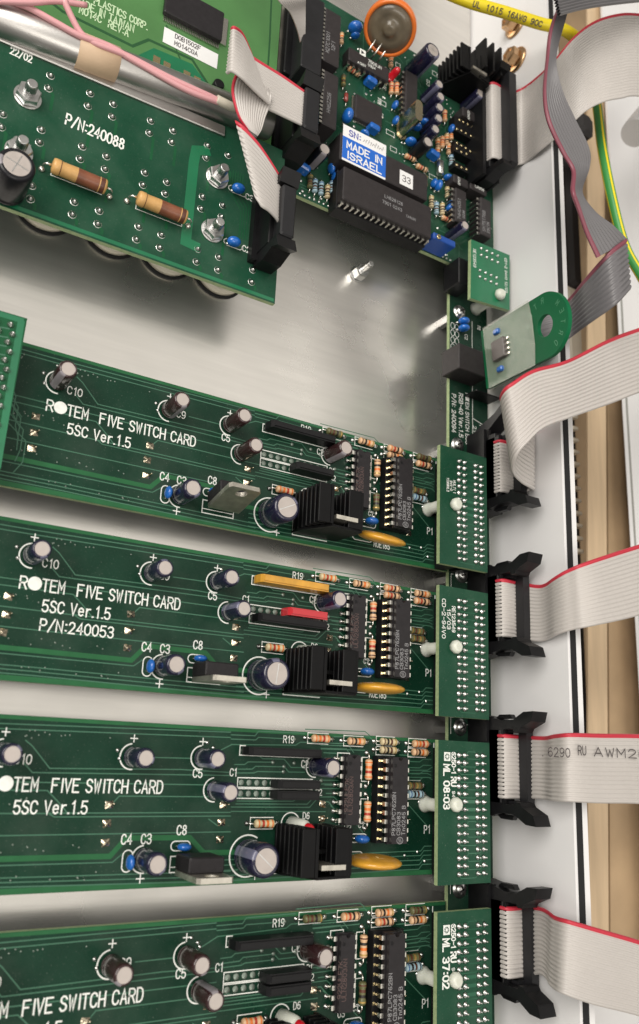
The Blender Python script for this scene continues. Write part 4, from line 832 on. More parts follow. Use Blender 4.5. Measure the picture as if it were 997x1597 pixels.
m.box(lx0, lx1, ly0, ly1, zt_ - .05, zt_, 0); m.box(lx0 + .01, lx1 - .01, ly0 + .9, lyH, zt_ + .005, zt_ + .02, 1)
wl = lx1 - lx0
text(m, 'MADE IN', (lx0 + wl * .10, lyH - (lyH - ly0) * .42), 2.75, zt_ + .05, width=wl * .80, thick=.55)
text(m, 'ISRAEL', (lx0 + wl * .10, ly0 + 1.7), 2.75, zt_ + .05, width=wl * .80, thick=.55)
text(m, 'SN:', (lx0 + wl * .14, lyH + 1.3), 2.4, zt_ + .05, width=wl * .26, thick=.45, mi=2)
for k in range(9): x = lx0 + wl * (.46 + k * .055); m.stroke([(x, lyH + 1.2 + rnd.random()), (x + .5, lyH + 2.6 + rnd.random() * 1.2), (x + .9, lyH + 1.4 + rnd.random() * 1.6)], .14, zt_ + .03 + .004 * k, 3)
m.build('sticker', ['label_white', 'label_blue', 'ink_blue', 'print'], bigc)
m.m = m.m
m2 = MB(); B0, B1 = lab(624, 264), lab(644, 296); m2.box(B0[0], B1[0], B1[1], B0[1], zt_ - .05, zt_, 0); text(m2, '33', (B0[0] + (B1[0] - B0[0]) * .2, B1[1] + (B0[1] - B1[1]) * .28), (B0[1] - B1[1]) * .42, zt_ + .03, width=(B1[0] - B0[0]) * .6, thick=.35, mi=1); m2.build('number_sticker', ['label_white', 'print'], bigc)
# left edge: header, two stacked long chips, plug
qchip(509, 11, 529, 106, 10.5, zoff=.4, pins='l', npin=14, z0=.5, lines=[('M27C1001', -1.2, -8, 1.5, .16, PI2), ('12F1', 1.2, -6, 1.5, .16, PI2)])
qchip(507, 108, 525, 203, 10.5, zoff=.4, pins='l', npin=14, z0=.5, lines=[('HM62256', 0, -6, 1.5, .14, PI2)])
qchip(477, -14, 501, 118, 11, body='idc', z0=.5, name='cable_socket')
qchip(451, 0, 476, 128, 3.5, body='black', z0=.2, name='socket_shade')  # low black block added as the shadow of the cable socket on the board
qchip(545, 72, 607, 127, 5.0, pins='b', npin=8, lines=[('7506JN', -.6, .6, 1.3, .2, 0), ('0324', -.6, -1.2, 1.1, .18, 0), ('A1207', -5.5, -2.6, 1.0, .16, 0)], mk='silk', lead='pin')
m = MB(); c_ = q(566, 82, 5.06); m.add([(c_[0] - 1.4, c_[1] - 1.4, 5.06), (c_[0] + 1.4, c_[1] - 1.4, 5.06), (c_[0] + 1.4, c_[1] + 1.4, 5.06), (c_[0] - 1.4, c_[1] + 1.4, 5.06)], [(0, 1, 2, 3)], 0)
m.add([(c_[0] - .7, c_[1] - .9, 5.09), (c_[0] + .9, c_[1], 5.09), (c_[0] - .7, c_[1] + .9, 5.09)], [(0, 1, 2)], 1); m.build('logo_mark', ['silk', 'chip'], PB)
qchip(556, 145, 596, 203, 2.0, pins='lb', npin=22, z0=.3, name='square_chip')
qchip(634, 108, 651, 186, 5.0, pins='l', npin=9)
qchip(708, 270, 731, 294, 6.0, lines=[('OP07', -.6, -2.4, 1.1, .15, PI2)], mk='silk')
qchip(711, 291, 728, 352, 6.0, pins='l', npin=7, lines=[('74HC4051', -.3, -6.5, 1.5, .18, PI2), ('0238', 1.8, -5, 1.1, .15, PI2)], mk='mark')
qchip(734, 284, 760, 306, 6.5, lines=[('LM358', -2, 0, 1.2, .16, 0)], mk='silk')
qchip(750, 306, 767, 372, 7.5, pins='l', npin=8, lines=[('SN75176B', -.6, -7, 1.5, .18, PI2), ('28CTK', 1.6, -7, 1.3, .16, PI2)], mk='mark')
qchip(722, 165, 745, 192, 6, lines=[('AD620', -.4, -3, 1.1, .15, PI2)], mk='silk')
# empty chip sockets with gold contacts
for dots in ([(717, 187), (723, 190), (730, 194), (737, 198), (713, 201), (720, 204), (727, 208), (735, 212)], [(713, 223), (720, 227), (727, 231), (734, 236), (713, 232), (720, 237), (728, 240)], [(713, 257), (720, 261), (728, 264)]):
    P = [q(u, v, 4.2) for u, v in dots]; xs = [p[0] for p in P]; ys = [p[1] for p in P]; xc, yc = sum(xs) / len(xs), sum(ys) / len(ys)
    m = MB(); m.box(min(xs) - xc - 1.2, max(xs) - xc + 1.2, min(ys) - yc - 1.1, max(ys) - yc + 1.1, .3, 4.0); so = m.build('chip_socket', 'black', PB, (xc, yc, 0))
    g = MB(); [g.lathe([(.62, 4.0), (.6, 4.4), (.3, 4.5)], (p[0] - xc, p[1] - yc, 0), n=8) for p in P]; g.build('contacts', 'gold', so, kind='stuff')
# capacitors
for key, r, h_, sl_, st_ in (('pb_big', 3.6, 15, 'sl_navy', 'stripe_b'), ('pb_mid', 2.5, 11, 'sl_navy', 'stripe_b'), ('pb_slim', 2.2, 10.5, 'sl_navy', 'stripe_b'), ('pb_dark', 2.6, 10, 'sl_black', 'stripe_w')): cap_parts(key, r, h_, sl_, st_, n=20)
def qcap(key, utop, vtop, h_, rz=0): p = q(utop, vtop, h_); put_cap(PB, key, (p[0], p[1], 0), rz=rz)
qcap('pb_big', 676, 78, 15, 1.2)
for i, (u, v) in enumerate(((686, 131), (688, 150), (686.5, 167), (685, 184), (680, 201))): qcap('pb_slim', u, v, 10.5, i)
qcap('pb_dark', 668, 221, 10, 2); qcap('pb_slim', 726, 351, 10.5, .4); qcap('pb_mid', 750, 145, 11, .4); qcap('pb_dark', 507, 232, 10, .4)
for u, v, k, rz in ((552, 46, 'blue_big', .2), (556, 53, 'blue_small', .3), (540, 183, 'blue_big', 1.5), (618, 162, 'blue_small', 1.4), (619, 186, 'blue_small', 1.4), (679, 284, 'blue_small', 1.5), (684, 289, 'blue_disc', 1.5), (706, 199, 'blue_small', 1.5), (738, 265, 'blue_disc', 1.4), (524, 274, 'blue_small', 1.5), (526, 304, 'blue_disc', 1.5), (735, 168, 'blue_small', 0), (641, 221, 'blue_disc', 0), (653, 197, 'blue_small', 0)):
    p = q(u, v, 3.3); place('blue_disc_capacitor', TEMPLATES[k], PB, (p[0], p[1], 0), rz=rz)
for u, v, rz in ((580, 126, -.1), (584, 199, -.1), (453, 251, -.1), (475, 261, -.2), (678, 240, -.2)):
    p = q(u, v, 3); place('blue_box_capacitor', TEMPLATES['blue_box'], PB, (p[0], p[1], 0), rz=rz)
# resistors
for u, v, k, rz in ((552, 111, 'tan_c', -.1), (610, 96, 'tan_a', PI2), (610.5, 138, 'tan_b', PI2), (619, 138, 'tan_b', PI2), (484, 283, 'olive', PI2), (491.5, 290, 'blue', PI2), (501, 294, 'blue', PI2), (511, 299, 'buff', PI2), (683, 225, 'tan_a', PI2), (690, 222, 'tan_b', PI2), (697, 218, 'tan_a', PI2), (683, 238, 'tan_a', PI2), (658, 262, 'tan_c', 0), (681, 325, 'blue', PI2), (690, 326, 'buff', PI2), (673, 315, 'buff', PI2), (694, 181, 'tan_b', PI2)):
    p = q(u, v, 1.5); place('resistor', TEMPLATES[k], PB, (p[0], p[1], 0), rz=rz, sc_=(.85, .85, 1))
for u, v in ((475, 222), (478, 232), (540, 152)):
    p = q(u, v, 1.2); m = MB(); m.lathe([(.2, -1.9), (.85, -1.5), (.9, 1.5), (.2, 1.9)], (0, 0, 1.2), (0, 1, 0), n=12); m.tube([(0, -4, 0), (0, -3.4, 1.1), (0, -1.8, 1.2)], .22, 6, 1); m.tube([(0, 4, 0), (0, 3.4, 1.1), (0, 1.8, 1.2)], .22, 6, 1); m.build('glass_diode', ['glass_bead', 'pin'], PB, (p[0], p[1], 0))
p = q(687, 262, 2); m = MB(); m.lathe([(.8, -3.2), (1.5, -2.9), (1.5, 2.9), (.8, 3.2)], (0, 0, 1.8), (0, 1, 0), n=14); m.build('metal_film_part', 'steel', PB, (p[0], p[1], 0))
for u, v, k, rz in ((700, 232, 'tan_a', PI2), (704, 210, 'tan_b', PI2), (664, 283, 'olive', PI2), (698, 300, 'buff', PI2), (640, 246, 'tan_c', 0), (533, 60, 'tan_a', PI2), (536, 126, 'brown', PI2), (518, 292, 'blue', PI2), (704, 250, 'blue', PI2), (697, 342, 'tan_c', 0)):
    p = q(u, v, 1.5); place('resistor', TEMPLATES[k], PB, (p[0], p[1], 0), rz=rz, sc_=(.8, .8, .95))
for u, v, k in ((702, 322, 'blue_small'), (570, 208, 'blue_small'), (664, 190, 'blue_small'), (700, 276, 'blue_small'), (518, 262, 'blue_small'), (600, 118, 'blue_small')):
    p = q(u, v, 3); place('blue_disc_capacitor', TEMPLATES[k], PB, (p[0], p[1], 0), rz=rnd.random() * 3)
# trimmer, crystal, lamp, regulator sink
x0, x1, y0, y1 = qb(677, 361, 711, 386, 9); m = MB(); m.box(x0, x1, y0, y1, .5, 9, 0, ch=.3); m.lathe([(1.0, 9), (1.0, 9.5), (.8, 9.6)], (x0 + 2.2, y1 - 1.6, 0), n=12, mi=1); m.box(x0 + 1.5, x0 + 2.9, y1 - 1.72, y1 - 1.48, 9.6, 9.7, 2); m.build('blue_trimmer', ['blue_d', 'gold', 'dark'], PB)
p = q(647.5, 178, 9.5); m = MB()
def stad(L, r, n=8): return [(r * math.cos(a), L + r * math.sin(a)) for a in [math.pi * i / n for i in range(n + 1)]] + [(r * math.cos(a), -L + r * math.sin(a)) for a in [math.pi + math.pi * i / n for i in range(n + 1)]]
m.prism(stad(3.3, 2.3), .4, 1.0); m.prism(stad(3.0, 1.8), 1.0, 12.0); m.build('crystal', 'goldcan', PB, (p[0], p[1], 0))
p = q(623, 106, 7); m = MB(); m.lathe([(1.7, .3), (1.7, 1.2), (1.5, 1.25), (1.5, 5), (1.2, 6.1), (.6, 6.8), (.05, 7)], n=16, caps=False); m.build('red_lamp', 'led_red', PB, (p[0], p[1], 0))
p = q(692, 135, 0); heat_sink(PB, (p[0] + 5, p[1] + 2, 0), .95)
p = q(722, 150, 0); m = MB(); m.box(-5, 5, -6, 7, .5, 12, 0, ch=.3); o = m.build('finned_cooler', 'anod', PB, (p[0] + 1, p[1] + 6, 0))
f = MB(); f.box(-.5, .5, -6.5, 8, 0, 6); fm = f.mesh('fin', ['anod'])
for i in range(3): place('fin', fm, o, (-4.2 + i * 4.2, 0, 12))
# orange edged resin disc
c = at(608.5, 44, 16); R_ = 10.2; m = MB(); view = (Vector(CAMP) - c).normalized(); ax = (view + Vector((-0.08, -.62, -.12))).normalized()
m.lathe([(R_ * .84, -2.6), (R_ * .97, -2.4), (R_, -1.6), (R_, .6), (R_ * .97, 1.2), (R_ * .88, 1.5), (R_ * .85, .9)], (0, 0, 0), ax, n=40)
od = m.build('resin_disc', 'orange', PB, (c.x - o0.x, c.y - o0.y, 16 - ZQ), label='orange rimmed round disc standing on its leads')
m = MB(); m.lathe([(R_ * .845, 0), (R_ * .845, 1.15), (R_ * .5, 1.3), (R_ * .26, 1.35), (R_ * .24, 2.3), (R_ * .1, 2.6)], (0, 0, 0), ax, n=32); m.build('disc_face', 'brownish', od)
m = MB(); 
for k in (-1, 0, 1): m.tube([(k * 3, -3, -5), (k * 3 - 1, -6, -9), (k * 3 - 1, -6, -14)], .35, 6)
m.build('lead', 'pin', od)
# box header for the wide cable, seated on the board's right edge
m = MB(); hx_ = PX - o0.x; hy_ = PY - o0.y; e = PH + 6.5
m.box(hx_ - 5.2, hx_ + 4.6, hy_ - e, hy_ + e, .05, 2.5); m.box(hx_ - 5.2, hx_ - 3.6, hy_ - e, hy_ + e, 2.5, 11); m.box(hx_ + 3.6, hx_ + 4.6, hy_ - e, hy_ + e, 2.5, 10)
hd = m.build('box_header', 'black', PB)
for sg in (-1, 1):
    l = MB(); h = PH; l.prism([(h + 2.6, 3), (h + 6.4, 1.5), (h + 7.0, 9), (h + 5.6, 15), (h + 6.2, 20), (h + 3.4, 19), (h + 2.8, 13)], -2.6, 2.8, Matrix(((0, 0, 1, hx_), (sg, 0, 0, hy_), (0, 1, 0, 0), (0, 0, 0, 1)))); l.build('latch', 'black', hd)
# cable plugs at the left edge of the board, grey-black
def left_plug(u0, v0, u1, v1, z, zb, label):
    a, b_ = at(u0, v0, z), at(u1, v1, z); t = thing('cable_plug', label, 'plug', ((a.x + b_.x) / 2, (a.y + b_.y) / 2, zb), 'black plugs on the folded cable'); hx, hy = abs(b_.x - a.x) / 2, abs(a.y - b_.y) / 2
    m = MB(); m.box(-hx, hx, -hy, hy, z - zb - 5, z - zb, 0, ch=.5); m.build('strain_relief', 'idc', t)
    m = MB(); m.box(-hx - 1.5, hx + 1.0, -hy - 1, hy + 1, 3, z - zb - 5.01, 0, ch=.3); m.box(-hx - 3.2, hx + 1.6, -hy - 3.2, hy + 3.2, 0.05, 3); m.build('plug_body', 'black', t)
    for sg in (-1, 1):
        l = MB(); l.prism([(hy + 1.2, 2), (hy + 4.6, .4), (hy + 5.2, 7), (hy + 3.6, z - zb - 3), (hy + 5.2, z - zb + 1.2), (hy + .5, z - zb - .3)], -hx - 1.2, hx + .6, Matrix(((0, 0, 1, 0), (sg, 0, 0, 0), (0, 1, 0, 0), (0, 0, 0, 1)))); l.build('latch', 'black', t)
    return t
left_plug(478, 133, 497, 208, 20, ZQ, 'grey-black plug where the folded cable meets the processor board')
# ================================================================== LARGE BOARD P/N:240088
ZR = 8.0
r0 = at(215, 300, ZR); RB = thing('relay_board', 'large green board with P/N:240088 printed on it, two tan resistors and hex bolts', 'circuit board', (r0.x, r0.y, ZR))
def rr(u, v, z=0): p = at(u, v, ZR + z); return (p.x - r0.x, p.y - r0.y)
S1 = 2.2156
rx1 = (rr(427, 471)[0] + rr(415, 225)[0]) / 2 - .2; ry0 = (rr(427, 471)[1] + rr(0, 323)[1]) / 2; ry1 = rr(60, 88)[1] + 1
rx1 = rr(429, 471)[0]
b = MB(); b.box(-80, rx1, ry0, ry1 + 6, -1.6, 0, 0, side=1); b.build('circuit_board', ['pcb_mid', 'fr4'], RB)
j = MB(); tr = MB(); s = MB(); 
JP = [(175, 262), (168, 306), (312, 323), (304, 367), (392, 360), (388, 404), (521, 418), (516, 460), (598, 452), (593, 492), (717, 504), (712, 546), (788, 537), (783, 578), (10, 395), (5, 440), (143, 449), (137, 493), (285, 507), (277, 550), (368, 541), (363, 585), (501, 597), (494, 640), (577, 630), (571, 670), (700, 680), (695, 722), (770, 710), (765, 750), (110, 642), (105, 688), (257, 698), (250, 742), (343, 729), (338, 775), (479, 784), (471, 828), (558, 812), (552, 856), (683, 861), (679, 905), (756, 889), (753, 933), (873, 933), (869, 975), (887, 762), (887, 800)]
for k, (x, y) in enumerate(JP):
    x, y = rr(x / S1, y / S1); dome(j, x, y, .75, 1.0, 0, 0, 9); j.lathe([(1.25, .03), (1.1, .1)], (x, y, 0), n=10, mi=0, caps=False)
    d = random.choice((-1, 1)); L = random.uniform(5, 14)
    if k % 2: tr.stroke([(x, y), (x + 1.5, y - 1.5), (x + 1.5, max(y - L, ry0 + 2.2))], .9, .03 + .004 * (k % 9), 0, ext=0)
for k in range(5):
    x, y = rr(835 / S1 + 0, 600 / S1); x += k * .9 - 3; tr.stroke([(x, y), (x, y - 9 + k), (x + 4, y - 14 + k), (x + 4, y - 24)], .35, .05 + .004 * k, 0, ext=0)
P = [rr(725 / S1, 522 / S1), rr(678 / S1, 520 / S1), rr(670 / S1, 560 / S1), rr(642 / S1, 835 / S1), rr(690 / S1, 858 / S1)]
tr.stroke(P, 3.4, .08, 1, ext=0); tr.stroke([(-80, ry0 + 1.2), (rx1 - .5, ry0 + 1.2)], 1.2, .03, 1, ext=0)
tr.build('copper_traces', ['trace_mid' if False else 'trace_rb', 'pcb_bright'] if 'trace_rb' in M else ['border', 'pcb_bright'], RB); j.build('solder_joints', ['solder'], RB, kind='stuff')
p0 = rr(102, 193); p1 = rr(193, 226); text(s, 'P/N:240088', p0, 3.6, .09, width=p1[0] - p0[0], thick=.5, ang=-.03)
p0 = rr(16, 83.5); p1 = rr(49, 97); text(s, '22/02', p0, 2.4, .09, width=p1[0] - p0[0], thick=.36)
for st, u, v in (('C3', 383, 310), ('C2', 378, 391)): text(s, st, rr(u, v), 2.1, .09, thick=.34, wide=.8)
for u, v in ((366, 296), (359, 379)):
    x, y = rr(u, v); s.stroke([(x - 1.4, y + 1.1), (x - 2.2, y + .4), (x - 2.2, y - .4), (x - 1.2, y - 1.2), (x + 3.6, y - 1.2), (x + 4.3, y - .5), (x + 4.3, y + .2)], .32, .09)
for u0, v0, u1, v1 in ((81, 262, 158, 305), (213, 315, 283, 355)):
    a, b_ = rr(u0, v0), rr(u1, v1); s.stroke([(a[0], a[1]), (a[0], a[1] - 2.4), (b_[0], a[1] - 2.4), (b_[0], a[1])], .25, .09)
s.build('white_legend', ['silk'], RB)
m = MB(); Rb = 2.5; H = 9.4
m.lathe([(1.2, -H), (2.3, -H + .3), (Rb, -H + 1), (Rb, -H + 2.6), (Rb * .92, -H + 2.9), (Rb * .96, -1), (Rb * .96, H - 2.9), (Rb, H - 2.6), (Rb, H - 1), (2.3, H - .3), (1.2, H)], (0, 0, 4), (1, 0, 0), n=20, mis=[0, 0, 0, 2, 0, 1, 0, 2, 0, 0])
for sg in (-1, 1): m.tube([(sg * H, 0, 4), (sg * (H + 1.6), 0, 3.9), (sg * (H + 2.4), 0, 3), (sg * (H + 2.4), 0, 0)], .4, 8, 3); m.lathe([(1.3, 0), (1.0, .5), (.5, 1.1)], (sg * (H + 2.4), 0, 0), n=10, mi=3)
wr = m.mesh('power_resistor', ['r_wood', 'r_wood2', 'b_brown', 'pin'])
for u, v in ((125, 274), (254, 323)): x, y = rr(u, v, 4); place('power_resistor', wr, RB, (x, y, 0), rz=-.02, sc_=(.84, .9, .9))
def bolt_mesh():
    m = MB(); m.lathe([(3.9, .05), (3.9, .4)], n=24); m.lathe([(3.4, .5), (3.5, .8), (3.5, 2.6), (3.2, 2.9)], n=6, smooth=False)
    pr_ = [(1.7, 2.9)]
    for i in range(7): pr_ += [(1.7, 3.0 + i * .45), (1.45, 3.22 + i * .45)]
    pr_ += [(1.5, 6.2), (1.3, 6.4)]; m.lathe(pr_, n=14); return m.mesh('hex_bolt', ['steel'])
BM = bolt_mesh()
for u, v in ((43, 152), (338, 278), (331, 361)): x, y = rr(u, v); place('hex_bolt', BM, RB, (x, y, 0), rz=random.random())
x, y = rr(29, 238); place('hex_bolt', BM, RB, (x, y, 0))
cap_parts('rb', 4.9, 13.5, 'sl_black', 'stripe_w', n=28); x, y = rr(27, 255, 13.5); put_cap(RB, 'rb', (x, y, 0), -.7)
for u, v in ((373, 293), (366, 376)): x, y = rr(u, v, 3); place('blue_disc_capacitor', TEMPLATES['blue_disc'], RB, (x, y, 0), rz=.1, sc_=(1, 1.2, .8))
left_plug(443, 285, 459, 372, 24, ZR, 'grey-black plug at the corner of the large P/N:240088 board, under the folded cable')
# cream rings on the plate below that board
for (u, v), lab_ in (((70, 352), 'leftmost'), ((176, 390), 'second from left'), ((263, 423), 'third from left'), ((345, 454), 'rightmost')):
    p = at(u, v, -8); t = thing('bezel_ring', 'cream ring with dark centre peeping from under the large board, %s of four' % lab_, 'ring', (p.x, p.y + 9.5, ZPL), 'cream rings under the large board')
    m = MB(); m.lathe([(10.0, .05), (10.0, .6), (9.6, .8), (9.0, .8)], n=36, mi=1); m.lathe([(9.2, .6), (9.1, 2.6), (8.2, 3.4), (6.3, 3.6), (6.2, 2.9)], n=36, mi=0); m.lathe([(6.2, 3.0), (6.1, 4.2)], n=24, mi=1); m.build('ring_body', ['ring', 'gasket'], t)
# ================================================================== DISPLAY BOARD, TUBE, WIRES upper left
ZD = 4.0
d0 = at(300, 60, ZD); DB = thing('display_board', 'pale green display board, upper left corner, with square black chip and white sticker', 'circuit board', (d0.x, d0.y, ZD))
def dd(u, v, z=0): p = at(u, v, ZD + z); return (p.x - d0.x, p.y - d0.y)
dx1 = dd(430, 130)[0]; dy0 = dd(300, 165)[1] - 3
b = MB(); b.box(-90, dx1, dy0, 90, -1.6, 0, 0, side=1); b.build('circuit_board', ['pcb_light', 'pcb_light'], DB)
tr = MB(); tr.stroke([dd(0, -60), dd(98, 18), dd(207, 72), dd(232, 62), dd(300, 93), dd(330, 140)], 1.0, .03, 0); tr.stroke([dd(425, -40), dd(421, 60), dd(412, 200)], .7, .03, 0, ext=0)
P = [dd(207, 90), dd(240, 75), dd(300, 100), dd(345, 160), dd(300, 175), dd(220, 110)]
tr.add([(x, y, .05) for x, y in P], [tuple(range(len(P)))[::-1]], 1)
for u, v in ((244, 95), (260, 104), (291, 118), (307, 127)): x, y = dd(u, v); tr.box(x - 1.2, x + 1.2, y - 1.6, y + 1.6, .05, .3, 2)
tr.stroke([dd(260, 40), dd(283, 97)], .5, .04, 0)
tr.build('copper_traces', ['trace_disp', 'pcb_bright', 'gold'], DB)
s = MB()
for st, u0, v0, u1, v1, h in (('PLASTICS CORP.', 147, 4, 229, 48, 2.7), ('MADE IN TAIWAN', 118, 6, 208, 50, 2.7), ('M014C  REV:A', 123, 23, 200, 54, 2.7)):
    a, b_ = dd(u0, v0), dd(u1, v1); text(s, st, (a[0], (a[1] + b_[1]) / 2), h, .08, width=b_[0] - a[0], thick=.42)
s.build('pale_legend', ['silk_y'], DB)
x0, y1 = dd(262, -28, 2); x1, y0 = dd(346, 64, 2); m = MB(); m.box(x0, x1, y0, y1, .4, 2.2, 0, ch=.3); o = m.build('square_chip', 'chip', DB)
p = MB(); n_ = 34
for i in range(n_):
    x = x0 + .6 + (x1 - x0 - 1.2) * i / (n_ - 1); p.box(x - .16, x + .16, y0 - 2.2, y0, .1, .6); y = y0 + .6 + (y1 - y0 - 1.2) * i / (n_ - 1); p.box(x1, x1 + 2.2, y - .16, y + .16, .1, .6)
p.build('pins', 'pin', o, kind='stuff')
a, b_ = dd(256, 46), dd(338, 108); m = MB(); m.box(a[0], b_[0], b_[1], a[1] + 1.0, .1, .18, 0)
text(m, 'D0B1502F', (a[0] + 4, (a[1] + b_[1]) / 2 + 1.3), 1.7, .22, width=(b_[0] - a[0]) * .46, thick=.28, mi=1); text(m, 'M014CGA', (a[0] + 4, (a[1] + b_[1]) / 2 - 1.5), 1.7, .22, width=(b_[0] - a[0]) * .42, thick=.28, mi=1); m.build('sticker', ['label_white', 'print'], DB)
m = MB(); x, y = dd(338, 137); m.lathe([(1.9, .05), (1.9, 2.2), (1.6, 2.5)], (x, y, 0), n=16); m.build('black_post', 'black', DB)
# metal bracket edge between display and processor boards
p = at(436, 80, -2); t = thing('metal_strip', 'narrow shiny metal strip between the display board and the processor board', 'bracket', (p.x, p.y, ZPL)); m = MB(); m.box(-2.0, 2.4, -70, 90, .05, 13.5); m.build('strip_body', 'tab', t)
# tube
ty = (at(0, 32, 10).y + at(380, 182, 10).y) / 2; xe = at(420, 205, 10).x
t = thing('metal_tube', 'thick dull metal tube running diagonally above the large green board', 'tube', (xe, ty, 10)); m = MB(); Rt = 5.1
ea, eb = at(-6, 30, 10), at(421, 196, 10); ta = Vector((ea.x - xe, ea.y - ty, 0)); tb = Vector((eb.x - xe, eb.y - ty, 0)); tdir = (tb - ta).normalized()
m.lathe([(Rt, -60), (Rt, (tb - ta).length - .6), (Rt - .5, (tb - ta).length), (Rt - 1.6, (tb - ta).length)], ta, tdir, n=40); m.build('tube_body', 'tube', t)
c = at(150, 92, 10); cc = Vector((c.x, c.y, 10)); tp = thing('masking_tape', 'beige tape wrapped round the metal tube over the pink wires', 'tape', (cc.x, ty + ta.y + (cc.x - xe - ta.x) * tdir.y / tdir.x, 10))
m = MB(); m.lathe([(Rt + .1, -6.2), (Rt + .35, -6.1), (Rt + .3, 6.1), (Rt + .1, 6.2)], (0, 0, 0), tdir, n=40); m.build('tape_band', 'tape', tp)
p0, p1 = at(-10, 49, 9), at(352, 204, 9); t = thing('metal_rail', 'flat grey metal rail between the tube and the large green board', 'rail', (p0 + p1) / 2); m = MB(); dv = (p1 - p0).normalized(); pv = Vector((-dv.y, dv.x, 0)); hl = (p1 - p0).length / 2
m.box(-hl - 30, hl, -1.9, 1.9, -1.5, 0, ch=.3, T=Matrix(((dv.x, pv.x, 0, 0), (dv.y, pv.y, 0, 0), (0, 0, 1, 0), (0, 0, 0, 1)))); m.build('rail_body', 'tube', t)
def wire(name, label, pts, r, mat_, cat='wire', n=8, split=None, seg=6):
    P = [at(u, v, z) for u, v, z in pts]; Q = [cr(P, i / seg) for i in range((len(P) - 1) * seg + 1)]; t = thing(name, label, cat, Q[0]); m = MB(); m.tube([p - Q[0] for p in Q], r, n, 0, split); m.build('insulation', mat_, t); return t
wire('pink_wire', 'pink wire looping down onto the tube and under the tape', [(60, -12, 16), (100, 2, 17), (72 + 30, 6, 17), (125, 50, 15), (150, 68, 15.5), (200, 88, 15.5), (270, 124, 15), (345, 158, 14)], .95, ['pink'])
wire('pink_wire', 'pink wire lying along the tube edge, coming in from the left', [(-10, -4, 14), (40, 10, 15), (85, 34, 15.5), (125, 56, 15.6), (170, 72, 15.6), (215, 98, 15.4), (290, 140, 15), (350, 163, 14)], .95, ['pink'])
wire('pink_wire', 'third pink wire at the top left edge, nearly straight', [(-8, 2, 16), (50, 4, 17), (90, 2, 17), (135, 8, 16.5)], .85, ['pink'])
wire('beige_sleeve', 'pale sleeve at the right end of the pink wires', [(338, 155, 14.5), (352, 162, 14.5), (368, 170, 14)], 1.5, ['beige'], 'sleeve')
# ================================================================== LEFT PLUG BOARD
p = at(0, 600, 10); LB = thing('pin_board', 'bright green board full of solder pins cut off at the left edge of the photo', 'circuit board', (p.x, p.y, 10))
xe_ = at(33, 520, 10).x - p.x; xe2 = at(12, 700, 10).x - p.x; yt_ = at(20, 490, 10).y - p.y; yb_ = at(5, 738, 10).y - p.y
b = MB(); b.prism([(-30, yb_), ((xe_ + xe2) / 2 - .3, yb_), ((xe_ + xe2) / 2 + .3, yt_), (-30, yt_)], -1.6, 0, side=1); b.build('circuit_board', ['pcb_light_b' if 'pcb_light_b' in M else 'border', 'pcb_bright'], LB)
j = MB()
for i in range(20):
    for x in (-3.6, -7.2): dome(j, (xe_ + xe2) / 2 + x + (i % 2) * .9, yt_ - 3.2 - i * 2.55, .85, 1.5, 0, 0, 8)
j.build('solder_joints', 'solder', LB, kind='stuff')
tr = MB(); xx = (xe_ + xe2) / 2; tr.stroke([(xx - 1.1, yb_ + 1), (xx - 1.1, yt_ - 1)], 1.8, .03, 0, ext=0); tr.stroke([(-29, yt_ - 1), (xx - .5, yt_ - 1)], 1.5, .035, 0, ext=0)
for i in range(19): tr.stroke([(xx - 3.6, yt_ - 4.4 - i * 2.55), (xx - 5.5, yt_ - 4.6 - i * 2.55), (xx - 12, yt_ - 6 - i * 2.55)], .4, .04 + .003 * (i % 4), 1, ext=0)
tr.build('copper_traces', ['pcb_bright', 'trace'], LB)
# ================================================================== SMALL GREEN BOARD AND KEY BOARD (right)
def flat_board(name, label, corners, z, matl, th=1.6):
    P = [at(u, v, zz_) for (u, v), zz_ in zip(corners, z)]; o = sum(P, Vector()) / len(P); t = thing(name, label, 'circuit board', o)
    nrm = (P[1] - P[0]).cross(P[-1] - P[0]).normalized(); nrm = nrm if nrm.z > 0 else -nrm
    m = MB(); n = len(P); vs = [p - o for p in P] + [p - o - nrm * th for p in P]
    m.add(vs[:n] + vs[n:], [tuple(range(n))[::-1]], 0); m.add(vs, [tuple(range(n, 2 * n))], 0); m.add(vs, [(i, (i + 1) % n, n + (i + 1) % n, n + i) for i in range(n)], 1)
    m.build('circuit_board', matl, t); return t, o, nrm
SB, so_, _ = flat_board('square_board', 'small square green board with a white nylon post, below the processor board', [(735, 373), (795, 398), (795, 484), (734, 465)], (13, 13, 13, 13), ['pcb_bright', 'fr4'])
s = MB(); j = MB()
def sb(u, v, z=13): p = at(u, v, z); return (p.x - so_.x, p.y - so_.y)
for r_ in range(2):
    for (bu, bv) in ((750, 388), (748, 422)):
        for i in range(4): x, y = sb(bu + i * 8.6 + r_ * 0, bv + i * 3.8 + r_ * 10); dome(j, x, y, .62, .9, 0, 0, 8)
j.build('solder_joints', 'solder', SB, kind='stuff')
x, y = sb(738, 388); text(s, 'RE123549', (x, y), 1.4, .08, thick=.2, ang=-PI2, wide=.8); x, y = sb(787, 402); text(s, 'CD1-2 94V0 12/03', (x, y), 1.2, .08, width=15.5, thick=.2, ang=-PI2); s.build('white_legend', 'silk', SB)
x, y = sb(777, 461); n = MB(); n.lathe([(1.75, -1.8), (1.8, .3), (2.3, .8), (2.1, 1.9), (1.3, 2.9)], (x, y, 0), n=16); n.lathe([(2.7, -13), (2.2, -11.5), (2.0, -1.65)], (x, y, 0), n=18); n.build('nylon_standoff', 'nylon', SB)
